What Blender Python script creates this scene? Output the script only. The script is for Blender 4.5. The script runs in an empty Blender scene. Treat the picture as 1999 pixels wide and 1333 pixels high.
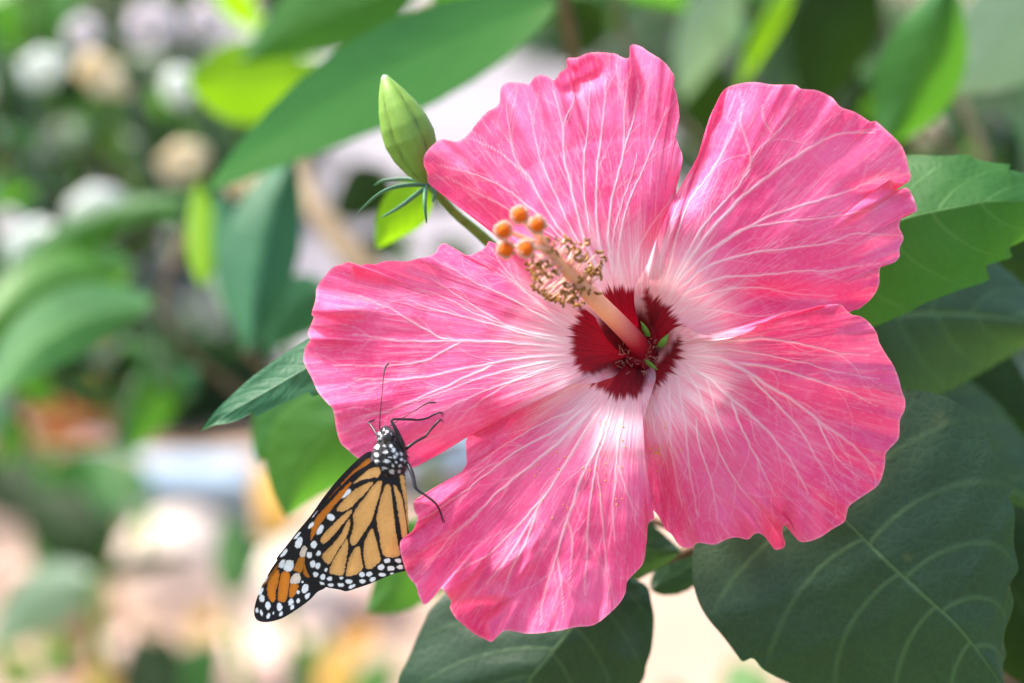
import bpy, math, random
import numpy as np

rng = np.random.default_rng(7)
random.seed(7)

# ------------------------------------------------------------------ camera, sky, sun, exposure
scene = bpy.context.scene
D = 0.65                       # metres to the plane of the flower
FPX = 100.0 / 36.0 * 1999.0    # focal length in photo pixels
PITCH = math.radians(12.0)
CAM = np.array([0.0, 0.0, 1.25])
FWD = np.array([0.0, math.cos(PITCH), -math.sin(PITCH)])
RGT = np.array([1.0, 0.0, 0.0])
UPV = np.array([0.0, math.sin(PITCH), math.cos(PITCH)])

cam_data = bpy.data.cameras.new("camera")
cam = bpy.data.objects.new("camera", cam_data)
scene.collection.objects.link(cam)
cam.location = CAM
cam.rotation_euler = (math.pi / 2 - PITCH, 0, 0)
cam_data.lens = 100
cam_data.sensor_width = 36
cam_data.clip_start = 0.01
cam_data.clip_end = 500
cam_data.dof.use_dof = True
cam_data.dof.focus_distance = D + 0.002
cam_data.dof.aperture_fstop = 7.8
cam_data.dof.aperture_blades = 0
scene.camera = cam

SUN_EL, SUN_AZ = math.radians(58), math.radians(-72)   # azimuth from +Y towards +X
sd = np.array([math.sin(SUN_AZ) * math.cos(SUN_EL), math.cos(SUN_AZ) * math.cos(SUN_EL), math.sin(SUN_EL)])
world = bpy.data.worlds.new("World")
scene.world = world
world.use_nodes = True
wn = world.node_tree.nodes
sky = wn.new("ShaderNodeTexSky")
sky.sky_type = 'NISHITA'
sky.sun_disc = False
sky.sun_elevation = SUN_EL
sky.sun_rotation = SUN_AZ
sky.air_density = 1.0
sky.dust_density = 4.0
sky.ozone_density = 0.6
bg = wn["Background"]
bg.inputs["Strength"].default_value = 0.115
world.node_tree.links.new(sky.outputs[0], bg.inputs[0])

sun_data = bpy.data.lights.new("sun", 'SUN')
sun_data.energy = 2.2
sun_data.angle = math.radians(10)
sun_data.color = (1.0, 0.93, 0.84)
sun = bpy.data.objects.new("sun", sun_data)
scene.collection.objects.link(sun)
from mathutils import Vector
sun.rotation_euler = Vector(tuple(-sd)).to_track_quat('-Z', 'Y').to_euler()
sun.location = (0, 0, 6)

vs = scene.view_settings
vs.view_transform = 'Standard'
vs.look = 'None'
vs.exposure = 1.95
vs.gamma = 1.0
vs.use_curve_mapping = False
scene.render.engine = 'CYCLES'
scene.cycles.use_denoising = True
scene.cycles.max_bounces = 8
scene.cycles.transmission_bounces = 6
scene.cycles.sample_clamp_indirect = 6.0

# ------------------------------------------------------------------ helpers
def W(px, py, d):
    """Photo pixel + millimetres behind the flower plane -> world point(s)."""
    px, py, d = np.broadcast_arrays(np.asarray(px, float), np.asarray(py, float), np.asarray(d, float))
    k = D + d * 0.001
    return CAM + k[..., None] * (FWD + RGT * ((px - 999.5) / FPX)[..., None] + UPV * ((666.5 - py) / FPX)[..., None])

def ground_at(px, py):
    r = FWD + RGT * ((px - 999.5) / FPX) + UPV * ((666.5 - py) / FPX)
    return CAM + r * (-CAM[2] / r[2])

def sstep(a, b, x):
    t = np.clip((x - a) / (b - a), 0, 1)
    return t * t * (3 - 2 * t)

def catmull(P, n, closed=False):
    """Smooth curve through points, n samples equally spaced along it."""
    P = np.asarray(P, float)
    Q = np.vstack([P[-1], P, P[0], P[1]]) if closed else np.vstack([2 * P[0] - P[1], P, 2 * P[-1] - P[-2]])
    m = len(P) if closed else len(P) - 1
    t = np.linspace(0, 1, 14, endpoint=False)[:, None]
    out = []
    for i in range(m):
        a, b, c, e = Q[i], Q[i + 1], Q[i + 2], Q[i + 3]
        out.append(0.5 * (2 * b + (c - a) * t + (2 * a - 5 * b + 4 * c - e) * t ** 2 + (3 * b - a - 3 * c + e) * t ** 3))
    out = np.vstack(out + [(P[0] if closed else P[-1])[None]])
    return resample(out, n)

def resample(P, n):
    s = np.concatenate([[0], np.cumsum(np.linalg.norm(np.diff(P[:, :2], axis=0), axis=1) + 1e-9)])
    q = np.linspace(0, s[-1], n)
    return np.stack([np.interp(q, s, P[:, k]) for k in range(P.shape[1])], 1)

def zoom(pts, x0, y0, k):
    return np.array([(x0 + x * k, y0 + y * k) for x, y in pts], float)

def noise1(x, seed, octaves=3):
    """Smooth 1-D value noise in -1..1."""
    x = np.asarray(x, float)
    out = np.zeros_like(x); amp = 1.0; tot = 0
    for o in range(octaves):
        r = np.random.default_rng(seed * 31 + o).uniform(-1, 1, 4096)
        xi = np.floor(x).astype(int); f = x - xi; f = f * f * (3 - 2 * f)
        out += amp * (r[xi % 4096] * (1 - f) + r[(xi + 1) % 4096] * f)
        tot += amp; amp *= 0.5; x = x * 2.03 + 11.7
    return out / tot

def noise2(x, y, seed):
    r = np.random.default_rng(seed).uniform(-1, 1, (256, 256))
    xi = np.floor(x).astype(int); yi = np.floor(y).astype(int)
    fx = x - xi; fy = y - yi; fx = fx * fx * (3 - 2 * fx); fy = fy * fy * (3 - 2 * fy)
    g = lambda a, b: r[a % 256, b % 256]
    return (g(xi, yi) * (1 - fx) + g(xi + 1, yi) * fx) * (1 - fy) + (g(xi, yi + 1) * (1 - fx) + g(xi + 1, yi + 1) * fx) * fy

def poly_sdf(px, py, poly):
    """Signed distance to a closed polygon, negative inside."""
    P = np.asarray(poly, float); Q = np.roll(P, -1, 0)
    best = np.full(px.shape, 1e18); inside = np.zeros(px.shape, bool)
    for (ax, ay), (bx, by) in zip(P, Q):
        ex, ey = bx - ax, by - ay
        wx, wy = px - ax, py - ay
        t = np.clip((wx * ex + wy * ey) / (ex * ex + ey * ey + 1e-12), 0, 1)
        best = np.minimum(best, (wx - ex * t) ** 2 + (wy - ey * t) ** 2)
        c = (ay > py) != (by > py)
        with np.errstate(divide='ignore', invalid='ignore'):
            inside ^= c & (px < (bx - ax) * (py - ay) / (by - ay + 1e-12) + ax)
    dd = np.sqrt(best)
    return np.where(inside, -dd, dd)

def line_dist(px, py, P):
    best = np.full(px.shape, 1e18)
    for (ax, ay), (bx, by) in zip(P[:-1], P[1:]):
        ex, ey = bx - ax, by - ay
        wx, wy = px - ax, py - ay
        t = np.clip((wx * ex + wy * ey) / (ex * ex + ey * ey + 1e-12), 0, 1)
        best = np.minimum(best, (wx - ex * t) ** 2 + (wy - ey * t) ** 2)
    return np.sqrt(best)

def build(name, verts, faces, mat, parent=None, origin=None, col=None, uv=None, smooth=True):
    """One mesh object; verts are world points, stored relative to origin (the parent's place)."""
    verts = np.asarray(verts, float).reshape(-1, 3)
    if origin is None:
        origin = np.array(parent.matrix_world.translation) if parent is not None else np.zeros(3)
        if parent is not None:
            origin = np.array(parent["_o"])
    origin = np.asarray(origin, float)
    me = bpy.data.meshes.new(name)
    loc = (verts - origin).astype(np.float32)
    if isinstance(faces, np.ndarray):
        n, k = faces.shape
        me.vertices.add(len(loc)); me.vertices.foreach_set("co", loc.ravel())
        me.loops.add(n * k); me.loops.foreach_set("vertex_index", faces.astype(np.int32).ravel())
        me.polygons.add(n); me.polygons.foreach_set("loop_start", np.arange(0, n * k, k, dtype=np.int32))
        me.update(calc_edges=True); me.validate()
    else:
        me.from_pydata([tuple(v) for v in loc], [], faces)
    if smooth:
        me.polygons.foreach_set("use_smooth", np.ones(len(me.polygons), bool))
    if col is not None:
        col = np.asarray(col, np.float32).reshape(-1, col.shape[-1])
        c4 = np.ones((len(col), 4), np.float32); c4[:, :col.shape[1]] = col
        a = me.color_attributes.new("Col", 'FLOAT_COLOR', 'POINT'); a.data.foreach_set("color", c4.ravel())
    if uv is not None:
        uv = np.asarray(uv, np.float32).reshape(-1, 2)
        l = np.empty(len(me.loops), np.int32); me.loops.foreach_get("vertex_index", l)
        u = me.uv_layers.new(name="UVMap"); u.data.foreach_set("uv", uv[l].ravel())
    me.materials.append(mat)
    o = bpy.data.objects.new(name, me)
    scene.collection.objects.link(o)
    if parent is None:
        o.location = origin
    else:
        o.parent = parent
    o["_o"] = [float(x) for x in origin]
    return o

def empty(name, loc, label=None, cat=None, group=None):
    o = bpy.data.objects.new(name, None)
    scene.collection.objects.link(o)
    o.empty_display_size = 0.01
    o.location = tuple(loc)
    o["_o"] = [float(x) for x in loc]
    tag(o, label, cat, group)
    return o

def tag(o, label=None, cat=None, group=None, kind=None):
    if label: o["label"] = label
    if cat: o["category"] = cat
    if group: o["group"] = group
    if kind: o["kind"] = kind
    return o

def grid_faces(nu, nv, close_u=False):
    i = np.arange(nu if close_u else nu - 1)[:, None]; j = np.arange(nv - 1)[None, :]
    i2 = (i + 1) % nu
    return np.stack([i * nv + j, i2 * nv + j, i2 * nv + j + 1, i * nv + j + 1], -1).reshape(-1, 4)

def tube(path, radii, ns=10, flat=1.0):
    """Closed tapered tube along world points; returns verts, faces (list)."""
    P = np.asarray(path, float); n = len(P)
    R = np.broadcast_to(np.asarray(radii, float), (n,))
    T = np.gradient(P, axis=0); T /= np.linalg.norm(T, axis=1)[:, None] + 1e-12
    ref = np.array([0.3, 0.9, 0.31])
    if abs(T[0] @ ref) > .9: ref = np.array([1.0, 0, 0])
    N = np.cross(T[0], ref); N /= np.linalg.norm(N)
    V = []
    a = np.linspace(0, 2 * np.pi, ns, endpoint=False)
    for i in range(n):
        N = N - T[i] * (N @ T[i]); N /= np.linalg.norm(N) + 1e-12
        B = np.cross(T[i], N)
        V.append(P[i] + R[i] * (np.cos(a)[:, None] * N + flat * np.sin(a)[:, None] * B))
    V = np.vstack(V)
    F = []
    for i in range(n - 1):
        for j in range(ns):
            k = (j + 1) % ns
            F.append((i * ns + j, i * ns + k, (i + 1) * ns + k, (i + 1) * ns + j))
    F.append(tuple(range(ns))[::-1]); F.append(tuple((n - 1) * ns + j for j in range(ns)))
    return V, F

def join(parts):
    V, F, o = [], [], 0
    for v, f in parts:
        V.append(np.asarray(v)); F += [tuple(i + o for i in q) for q in f]; o += len(v)
    return np.vstack(V), F

def sphere(c, r, nu=16, nv=10):
    r = np.broadcast_to(np.asarray(r, float), (3,))
    V = [np.array([0, 0, 1.0])]
    for j in range(1, nv):
        t = math.pi * j / nv
        for i in range(nu):
            p = 2 * math.pi * i / nu
            V.append(np.array([math.sin(t) * math.cos(p), math.sin(t) * math.sin(p), math.cos(t)]))
    V.append(np.array([0, 0, -1.0]))
    V = np.array(V) * r + np.asarray(c)
    F = []
    for i in range(nu):
        k = (i + 1) % nu
        F.append((0, 1 + i, 1 + k))
        for j in range(nv - 2):
            F.append((1 + j * nu + i, 1 + (j + 1) * nu + i, 1 + (j + 1) * nu + k, 1 + j * nu + k))
        F.append((1 + (nv - 2) * nu + i, len(V) - 1, 1 + (nv - 2) * nu + k))
    return V, F

# ------------------------------------------------------------------ materials
def srgb(r, g, b):
    f = lambda c: (c / 255 / 12.92) if c / 255 <= .04045 else ((c / 255 + .055) / 1.055) ** 2.4
    return (f(r), f(g), f(b), 1.0)

class Mat:
    def __init__(self, name):
        self.m = bpy.data.materials.new(name); self.m.use_nodes = True
        self.t = self.m.node_tree; self.n = self.t.nodes; self.l = self.t.links
        self.p = self.n["Principled BSDF"]; self.out = self.n["Material Output"]
    def node(self, typ, **kw):
        x = self.n.new(typ)
        for k, v in kw.items():
            if k in x.inputs.keys() if isinstance(k, str) else False: x.inputs[k].default_value = v
            else: setattr(x, k, v)
        return x
    def link(self, a, b): self.l.new(a, b)
    def mix(self, fac, a, b, typ='MIX'):
        x = self.n.new("ShaderNodeMix"); x.data_type = 'RGBA'; x.blend_type = typ
        for sock, v in ((x.inputs[0], fac), (x.inputs[6], a), (x.inputs[7], b)):
            if hasattr(v, 'links') or isinstance(v, bpy.types.NodeSocket): self.l.new(v, sock)
            else: sock.default_value = v
        return x.outputs[2]
    def math(self, op, a, b=0.0, clamp=False):
        x = self.n.new("ShaderNodeMath"); x.operation = op; x.use_clamp = clamp
        for sock, v in ((x.inputs[0], a), (x.inputs[1], b)):
            if isinstance(v, bpy.types.NodeSocket): self.l.new(v, sock)
            else: sock.default_value = v
        return x.outputs[0]
    def noise(self, scale, detail=3, rough=.55, vec=None, dist=0.0):
        x = self.n.new("ShaderNodeTexNoise"); x.inputs["Scale"].default_value = scale
        x.inputs["Detail"].default_value = detail; x.inputs["Roughness"].default_value = rough
        x.inputs["Distortion"].default_value = dist
        if vec is not None: self.l.new(vec, x.inputs["Vector"])
        return x.outputs["Fac"]
    def ramp(self, fac, lo, hi):
        x = self.n.new("ShaderNodeMapRange"); x.clamp = True; x.interpolation_type = 'SMOOTHSTEP'
        x.inputs["From Min"].default_value = lo; x.inputs["From Max"].default_value = hi
        self.l.new(fac, x.inputs["Value"]); return x.outputs["Result"]
    def coord(self, which="Object"):
        return self.n.new("ShaderNodeTexCoord").outputs[which]
    def scaled(self, vec, s):
        x = self.n.new("ShaderNodeMapping"); x.inputs["Scale"].default_value = s
        self.l.new(vec, x.inputs["Vector"]); return x.outputs[0]
    def attr(self):
        x = self.n.new("ShaderNodeVertexColor"); x.layer_name = "Col"
        s = self.n.new("ShaderNodeSeparateColor"); self.l.new(x.outputs[0], s.inputs[0])
        return x.outputs[0], s.outputs[0], s.outputs[1], s.outputs[2]
    def bump(self, height, strength=.3, dist=.0003):
        x = self.n.new("ShaderNodeBump"); x.inputs["Strength"].default_value = strength
        x.inputs["Distance"].default_value = dist; self.l.new(height, x.inputs["Height"])
        return x.outputs[0]
    def finish(self, color, rough=.5, spec=.4, trans=0.0, tcolor=None, normal=None, sheen=0.0):
        if isinstance(color, bpy.types.NodeSocket): self.l.new(color, self.p.inputs["Base Color"])
        else: self.p.inputs["Base Color"].default_value = color
        if isinstance(rough, bpy.types.NodeSocket): self.l.new(rough, self.p.inputs["Roughness"])
        else: self.p.inputs["Roughness"].default_value = rough
        self.p.inputs["Specular IOR Level"].default_value = spec
        if sheen: self.p.inputs["Sheen Weight"].default_value = sheen
        if normal is not None: self.l.new(normal, self.p.inputs["Normal"])
        if trans:
            tr = self.n.new("ShaderNodeBsdfTranslucent")
            c = tcolor if tcolor is not None else color
            if isinstance(c, bpy.types.NodeSocket): self.l.new(c, tr.inputs[0])
            else: tr.inputs[0].default_value = c
            if normal is not None: self.l.new(normal, tr.inputs["Normal"])
            mx = self.n.new("ShaderNodeMixShader"); mx.inputs[0].default_value = trans
            self.l.new(self.p.outputs[0], mx.inputs[1]); self.l.new(tr.outputs[0], mx.inputs[2])
            self.l.new(mx.outputs[0], self.out.inputs[0])
        return self.m

def petal_material():
    M = Mat("petal")
    uv = M.coord("UV")
    _, vein, throat, pale = M.attr()
    streak = M.noise(1.0, 4, .6, M.scaled(uv, (150, 5, 1)), .35)
    fine = M.noise(1.0, 3, .6, M.scaled(uv, (420, 16, 1)), .6)
    cell = M.noise(900, 3, .6, M.coord("Object"))
    blotch = M.noise(55, 3, .5, M.coord("Object"))
    c = M.mix(M.ramp(blotch, .35, .68), (0.89, 0.068, 0.235, 1), (0.92, 0.145, 0.355, 1))
    c = M.mix(M.math('MULTIPLY', M.ramp(cell, .45, .75), .32), c, (0.90, 0.27, 0.42, 1))
    c = M.mix(M.math('MULTIPLY', M.ramp(streak, .50, .72), .50), c, (0.93, 0.36, 0.50, 1))
    c = M.mix(M.math('MULTIPLY', M.ramp(fine, .54, .74), .34), c, (0.94, 0.42, 0.54, 1))
    pl = M.math('MULTIPLY', pale, M.math('ADD', .55, M.math('MULTIPLY', M.ramp(streak, .36, .62), .5)), True)
    c = M.mix(pl, c, (0.93, 0.70, 0.74, 1))
    c = M.mix(vein, c, (0.95, 0.74, 0.77, 1))
    red = M.mix(M.ramp(streak, .35, .65), (0.19, 0.0008, 0.009, 1), (0.38, 0.002, 0.020, 1))
    c = M.mix(throat, c, red)
    h = M.math('ADD', M.math('MULTIPLY', streak, .7), M.math('ADD', M.math('MULTIPLY', fine, .4), M.math('MULTIPLY', vein, .8)))
    h = M.math('ADD', h, M.math('MULTIPLY', cell, .15))
    tc = M.mix(.65, c, (1.0, 0.16, 0.20, 1), 'MULTIPLY')
    tc = M.mix(.5, c, tc)
    return M.finish(c, .6, .2, .36, tc, M.bump(h, .55, .0005), sheen=.12)

def leaf_material(name, base, light, vein_col, tcol, rough=.42, spec=.5, trans=.25, vein_amt=.6, bump=.5):
    M = Mat(name)
    _, vein, var, edge = M.attr()
    ob = M.coord("Object")
    n1 = M.noise(28, 4, .6, ob)
    n2 = M.noise(260, 3, .6, ob)
    c = M.mix(M.ramp(n1, .35, .68), base, light)
    c = M.mix(M.math('MULTIPLY', M.ramp(n2, .5, .75), .22), c, light)
    c = M.mix(M.math('MULTIPLY', vein, vein_amt), c, vein_col)
    vo = M.n.new("ShaderNodeTexVoronoi"); vo.feature = 'DISTANCE_TO_EDGE'; vo.inputs["Scale"].default_value = 420
    wob = M.n.new("ShaderNodeMixRGB"); wob.inputs[0].default_value = .006
    nz = M.n.new("ShaderNodeTexNoise"); nz.inputs["Scale"].default_value = 120; M.link(ob, nz.inputs["Vector"])
    M.link(ob, wob.inputs[1]); M.link(nz.outputs["Color"], wob.inputs[2]); M.link(wob.outputs[0], vo.inputs["Vector"])
    net = M.ramp(vo.outputs["Distance"], .10, .0)
    c = M.mix(M.math('MULTIPLY', net, .13 * vein_amt), c, vein_col)
    h = M.math('ADD', M.math('MULTIPLY', vein, -.35), M.math('MULTIPLY', n2, .3))
    h = M.math('ADD', h, M.math('MULTIPLY', M.ramp(vo.outputs["Distance"], .0, .35), .16))
    sp_ = M.noise(75, 2, .5, ob)
    c = M.mix(M.math('MULTIPLY', M.ramp(sp_, .70, .80), .5), c, (0.16, 0.15, 0.05, 1))
    r = M.math('ADD', rough - .16, M.math('MULTIPLY', M.noise(45, 4, .6, ob), .34))
    return M.finish(c, r, spec, trans, tcol, M.bump(h, bump, .0006))

PETAL = petal_material()
LEAF_DEEP = leaf_material("leaf_deep_green", (0.013, 0.036, 0.020, 1), (0.020, 0.054, 0.027, 1), (0.10, 0.19, 0.075, 1), (0.10, 0.26, 0.03, 1), .46, .38, .12, .8)
LEAF_MID = leaf_material("leaf_mid_green", (0.018, 0.082, 0.022, 1), (0.034, 0.125, 0.030, 1), (0.15, 0.30, 0.10, 1), (0.14, 0.42, 0.02, 1), .52, .22, .28)
LEAF_FRESH = leaf_material("leaf_fresh_green", (0.035, 0.130, 0.020, 1), (0.060, 0.190, 0.026, 1), (0.16, 0.32, 0.08, 1), (0.14, 0.40, 0.03, 1), .45, .45, .35)
LEAF_BLUE = leaf_material("leaf_blue_green", (0.022, 0.100, 0.048, 1), (0.034, 0.140, 0.066, 1), (0.10, 0.25, 0.12, 1), (0.07, 0.26, 0.06, 1), .5, .28, .22)
LEAF_LIME = leaf_material("leaf_lime", (0.13, 0.30, 0.006, 1), (0.20, 0.40, 0.008, 1), (0.3, 0.5, 0.05, 1), (0.30, 0.58, 0.006, 1), .5, .3, .45)
LEAF_PALE_GLOSS = leaf_material("leaf_pale_gloss", (0.22, 0.33, 0.22, 1), (0.32, 0.42, 0.31, 1), (0.3, 0.45, 0.25, 1), (0.3, 0.5, 0.2, 1), .35, .7, .25)  # pale green, lightened so the colour carries sun gloss on the upper leaf
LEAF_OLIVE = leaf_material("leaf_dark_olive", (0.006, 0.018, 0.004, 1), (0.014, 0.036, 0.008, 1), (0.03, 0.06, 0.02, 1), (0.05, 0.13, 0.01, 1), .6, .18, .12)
LEAF_TAN = leaf_material("leaf_dry_tan", (0.62, 0.50, 0.32, 1), (0.80, 0.70, 0.52, 1), (0.5, 0.4, 0.25, 1), (0.8, 0.6, 0.3, 1), .6, .3, .25)
LEAF_AMBER = leaf_material("leaf_amber", (0.46, 0.24, 0.03, 1), (0.56, 0.34, 0.07, 1), (0.6, 0.4, 0.1, 1), (0.7, 0.34, 0.03, 1), .6, .3, .35)

def simple_material(name, c1, c2, scale, rough=.6, spec=.3, bump=.3, dist=.0004, trans=0, detail=4):
    M = Mat(name)
    n = M.noise(scale, detail, .6, M.coord("Object"))
    c = M.mix(M.ramp(n, .35, .68), c1, c2)
    return M.finish(c, rough, spec, trans, None, M.bump(n, bump, dist))

def vertex_material(name, rough=.5, spec=.4, trans=0.0, nscale=700, amt=.35, bump=.3, sheen=0.0):
    M = Mat(name)
    col, *_ = M.attr()
    n = M.noise(nscale, 3, .6, M.coord("Object"))
    c = M.mix(M.math('MULTIPLY', M.ramp(n, .4, .75), amt), col, (0.75, 0.75, 0.75, 1), 'MULTIPLY')
    return M.finish(c, rough, spec, trans, None, M.bump(n, bump, .0002), sheen=sheen)

BUD = vertex_material("bud_green", .5, .35, .15, 500)
STEM_GREEN = simple_material("stem_green", (0.10, 0.24, 0.03, 1), (0.17, 0.35, 0.06, 1), 160)
STEM_BROWN = simple_material("stem_brown", (0.10, 0.055, 0.03, 1), (0.22, 0.14, 0.085, 1), 90, .8)
STEM_TAN = simple_material("stem_tan", (0.24, 0.17, 0.10, 1), (0.42, 0.32, 0.21, 1), 60, .8)
PISTIL = vertex_material("pistil", .5, .35, .25, 900, .2)
STIGMA = simple_material("stigma_orange", (0.72, 0.095, 0.003, 1), (0.80, 0.17, 0.008, 1), 2500, .8, .2, .6)
FUZZ = simple_material("stigma_fuzz", (0.92, 0.62, 0.45, 1), (0.95, 0.74, 0.6, 1), 900, .8, .1, 0, .0001, .4)
FILAMENT = simple_material("filament_pink", (0.90, 0.56, 0.50, 1), (0.94, 0.68, 0.58, 1), 600, .6, .2, 0, .0001, .3)
ANTHER = simple_material("anther_brown", (0.11, 0.030, 0.008, 1), (0.48, 0.26, 0.06, 1), 1300, .8, .2, .6)
POLLEN = simple_material("pollen_yellow", (0.75, 0.36, 0.03, 1), (0.85, 0.5, 0.08, 1), 1500, .8)
WING = vertex_material("butterfly_wing", .62, .25, .10, 1400, .45, .35, .1)
BODY = vertex_material("butterfly_body", .7, .3, 0, 2600, .5, .8, .2)
LEGM = simple_material("butterfly_leg", (0.010, 0.010, 0.014, 1), (0.03, 0.026, 0.034, 1), 1500, .38, .5)
ANTM = simple_material("butterfly_antenna", (0.02, 0.012, 0.018, 1), (0.06, 0.03, 0.045, 1), 1500, .5, .4)

# ------------------------------------------------------------------ setting
def ground_material(name, c1, c2, c3):
    M = Mat(name)
    ob = M.coord("Object")
    a = M.noise(1.6, 5, .6, ob); b = M.noise(38, 4, .65, ob)
    c = M.mix(M.ramp(a, .35, .65), c1, c2)
    c = M.mix(M.math('MULTIPLY', M.ramp(b, .48, .7), .5), c, c3)
    return M.finish(c, .85, .2, 0, None, M.bump(b, .5, .01))

def sheet(name, x0, x1, y0, y1, z, mat):
    return build(name, [(x0, y0, z), (x1, y0, z), (x1, y1, z), (x0, y1, z)], [(0, 1, 2, 3)], mat, origin=(0, 0, 0), smooth=False)

g = sheet("ground", -120, 120, -40, 240, 0, ground_material("soil_and_moss", (0.10, 0.12, 0.06, 1), (0.16, 0.13, 0.08, 1), (0.05, 0.10, 0.03, 1)))
tag(g, kind="structure")
g = sheet("path", -2.2, 2.6, 2.4, 5.6, 0.004, ground_material("paving_sunlit", (0.29, 0.205, 0.155, 1), (0.35, 0.255, 0.195, 1), (0.23, 0.16, 0.115, 1)))  # sunlit tone of the ground put into the colour
tag(g, kind="structure")
g = sheet("pavement", -6, 8, 5.6, 13.5, 0.004, ground_material("paving_shaded", (0.20, 0.185, 0.205, 1), (0.27, 0.25, 0.275, 1), (0.15, 0.14, 0.15, 1)))  # tree shade over the far ground is put into this grey
tag(g, kind="structure")

# ------------------------------------------------------------------ leaves
def blur_line(P, k):
    """Low-pass a polyline keeping its ends."""
    n = len(P); pad = np.vstack([2 * P[0] - P[k:0:-1], P, 2 * P[-1] - P[-2:-k - 2:-1]])
    w = np.hanning(2 * k + 1); w /= w.sum()
    return np.stack([np.convolve(pad[:, c], w, 'valid') for c in range(2)], 1)

def leaf_mesh(name, mid, left, right, mat, parent, ns=60, nw=18, fold=0.0, wave=1.0, nveins=7, seed=0, thick_mid=1.0):
    """A leaf from its midrib and its two margins (photo pixels + mm of depth)."""
    m = catmull(mid, ns); L = catmull(left, ns); R = catmull(right, ns)
    if L.shape[1] == 2: L = np.column_stack([L, m[:, 2]])
    if R.shape[1] == 2: R = np.column_stack([R, m[:, 2]])
    w = np.linspace(-1, 1, 2 * nw + 1)
    s = np.linspace(0, 1, ns)
    S_, W_ = np.meshgrid(s, w, indexing='ij')
    side = np.where(W_[..., None] < 0, L[:, None, :], R[:, None, :])
    P = m[:, None, :] * (1 - np.abs(W_)[..., None]) + side * np.abs(W_)[..., None]
    if ns >= 100:
        k_ = ns // 10
        Lb, Rb = blur_line(L[:, :2], k_), blur_line(R[:, :2], k_)
        sb = np.where(W_[..., None] < 0, Lb[:, None, :], Rb[:, None, :])
        P[..., :2] = m[:, None, :2] * (1 - np.abs(W_)[..., None]) + sb * np.abs(W_)[..., None] + (side[..., :2] - sb) * (np.abs(W_) ** 9)[..., None]
    scale = (D + m[:, 2].mean() * .001) / D
    wid = np.linalg.norm(L[:, :2] - m[:, :2], axis=1).max() * 0.117 * scale
    P[..., 2] += fold * wid * (np.sqrt(W_ ** 2 + .01) ** 1.3 - .5)
    P[..., 2] += wave * wid * .06 * (noise2(S_ * 5 + seed, W_ * 2.2 + seed, 5 + seed)) * np.abs(W_)
    # lateral veins rise from the midrib and bow towards the tip
    ph = (S_ - .26 * np.abs(W_) ** 1.25) * nveins + .15 * np.where(W_ > 0, 1, 0)
    dv = np.abs(ph - np.round(ph)) / nveins
    lat = np.clip(1 - dv / .009, 0, 1) * (1 - .55 * np.abs(W_)) * (S_ > .02)
    lat *= np.clip((1.02 - np.abs(W_)) * 6, 0, 1)
    midv = np.clip(1 - np.abs(W_) / (.035 * thick_mid * (1.25 - S_)), 0, 1) ** .7
    # bulge between the lateral veins
    P[..., 2] -= .012 * wid * np.sin(np.pi * (ph - np.floor(ph))) ** 2 * (1 - np.abs(W_)) ** .5 * wave
    P[..., 2] += .008 * wid * midv
    net = np.clip(noise2(S_ * 60, W_ * 22, 3 + seed) - .45, 0, 1) * .5
    col = np.stack([np.clip(np.maximum(midv, .75 * lat) + .2 * net, 0, 1), .5 + .5 * noise2(S_ * 4, W_ * 2, seed), np.clip(np.abs(W_) * 12 - 11, 0, 1)], -1)
    V = W(P[..., 0], P[..., 1], P[..., 2])
    return build(name, V, grid_faces(ns, 2 * nw + 1), mat, parent, col=col, uv=np.stack([S_, W_ * .5 + .5], -1))

def leaf(parent, base, tip, width, mat, d0, d1, bend=0.0, serr=.04, fold=.3, ns=36, nw=8, seed=0, peak=.38, dside=0.0, name="leaf", nveins=6, wave=1.0):
    """A leaf from base and tip pixels, greatest width in pixels, depths in mm."""
    b = np.array(base, float); t = np.array(tip, float)
    ax = t - b; ln = np.linalg.norm(ax); nrm = np.array([-ax[1], ax[0]]) / ln
    s = np.linspace(0, 1, ns)
    off = bend * ln * 4 * s * (1 - s)
    m2 = b + ax * s[:, None] + nrm * off[:, None]
    a = math.log(.5) / math.log(peak)
    prof = np.sin(np.pi * s ** a) ** .85
    prof[0] = prof[-1] = .004
    n = max(9, int(ln / 26))
    tooth = ((s * n) % 1.0)
    pl = prof * (1 + serr * (tooth - .5)) ; pr = prof * (1 + serr * (((s * n + .37) % 1.0) - .5))
    T = np.gradient(m2, axis=0); T /= np.linalg.norm(T, axis=1)[:, None]
    N = np.stack([-T[:, 1], T[:, 0]], 1)
    d = d0 + (d1 - d0) * s
    mid = np.column_stack([m2, d])
    L = np.column_stack([m2 + N * (width / 2 * pl)[:, None], d + dside])
    R = np.column_stack([m2 - N * (width / 2 * pr)[:, None], d - dside])
    # already evenly sampled: pass as dense polylines
    return leaf_mesh(name, mid, L, R, mat, parent, ns=ns, nw=nw, fold=fold, wave=wave, nveins=nveins, seed=seed)

def stalk(name, pts, r_px, mat, parent, n=24, ns=10):
    """A stem through pixel/depth points, radius in pixels (at its own depth)."""
    P = catmull(np.array(pts, float), n)
    r = np.interp(np.linspace(0, 1, n), np.linspace(0, 1, len(np.atleast_1d(r_px))), np.atleast_1d(r_px)) * (D + P[:, 2] * .001) / FPX
    V, F = tube(W(P[:, 0], P[:, 1], P[:, 2]), r, ns)
    return build(name, V, F, mat, parent)

def stalk_down(parent, px, py, d, r_mm, mat):
    """The stem that carries a plant from its leaves down to the soil."""
    top = W(px, py, d); foot = np.array([top[0] + .03, top[1] + .04, -.01])
    q = np.linspace(0, 1, 14)[:, None]
    P = top * (1 - q) + foot * q + np.array([.02, .0, 0]) * np.sin(q * np.pi * 2)
    V, F = tube(P, np.linspace(r_mm * .6, r_mm, 14) * .001, 10)
    return build("stem", V, F, mat, parent)

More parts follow.
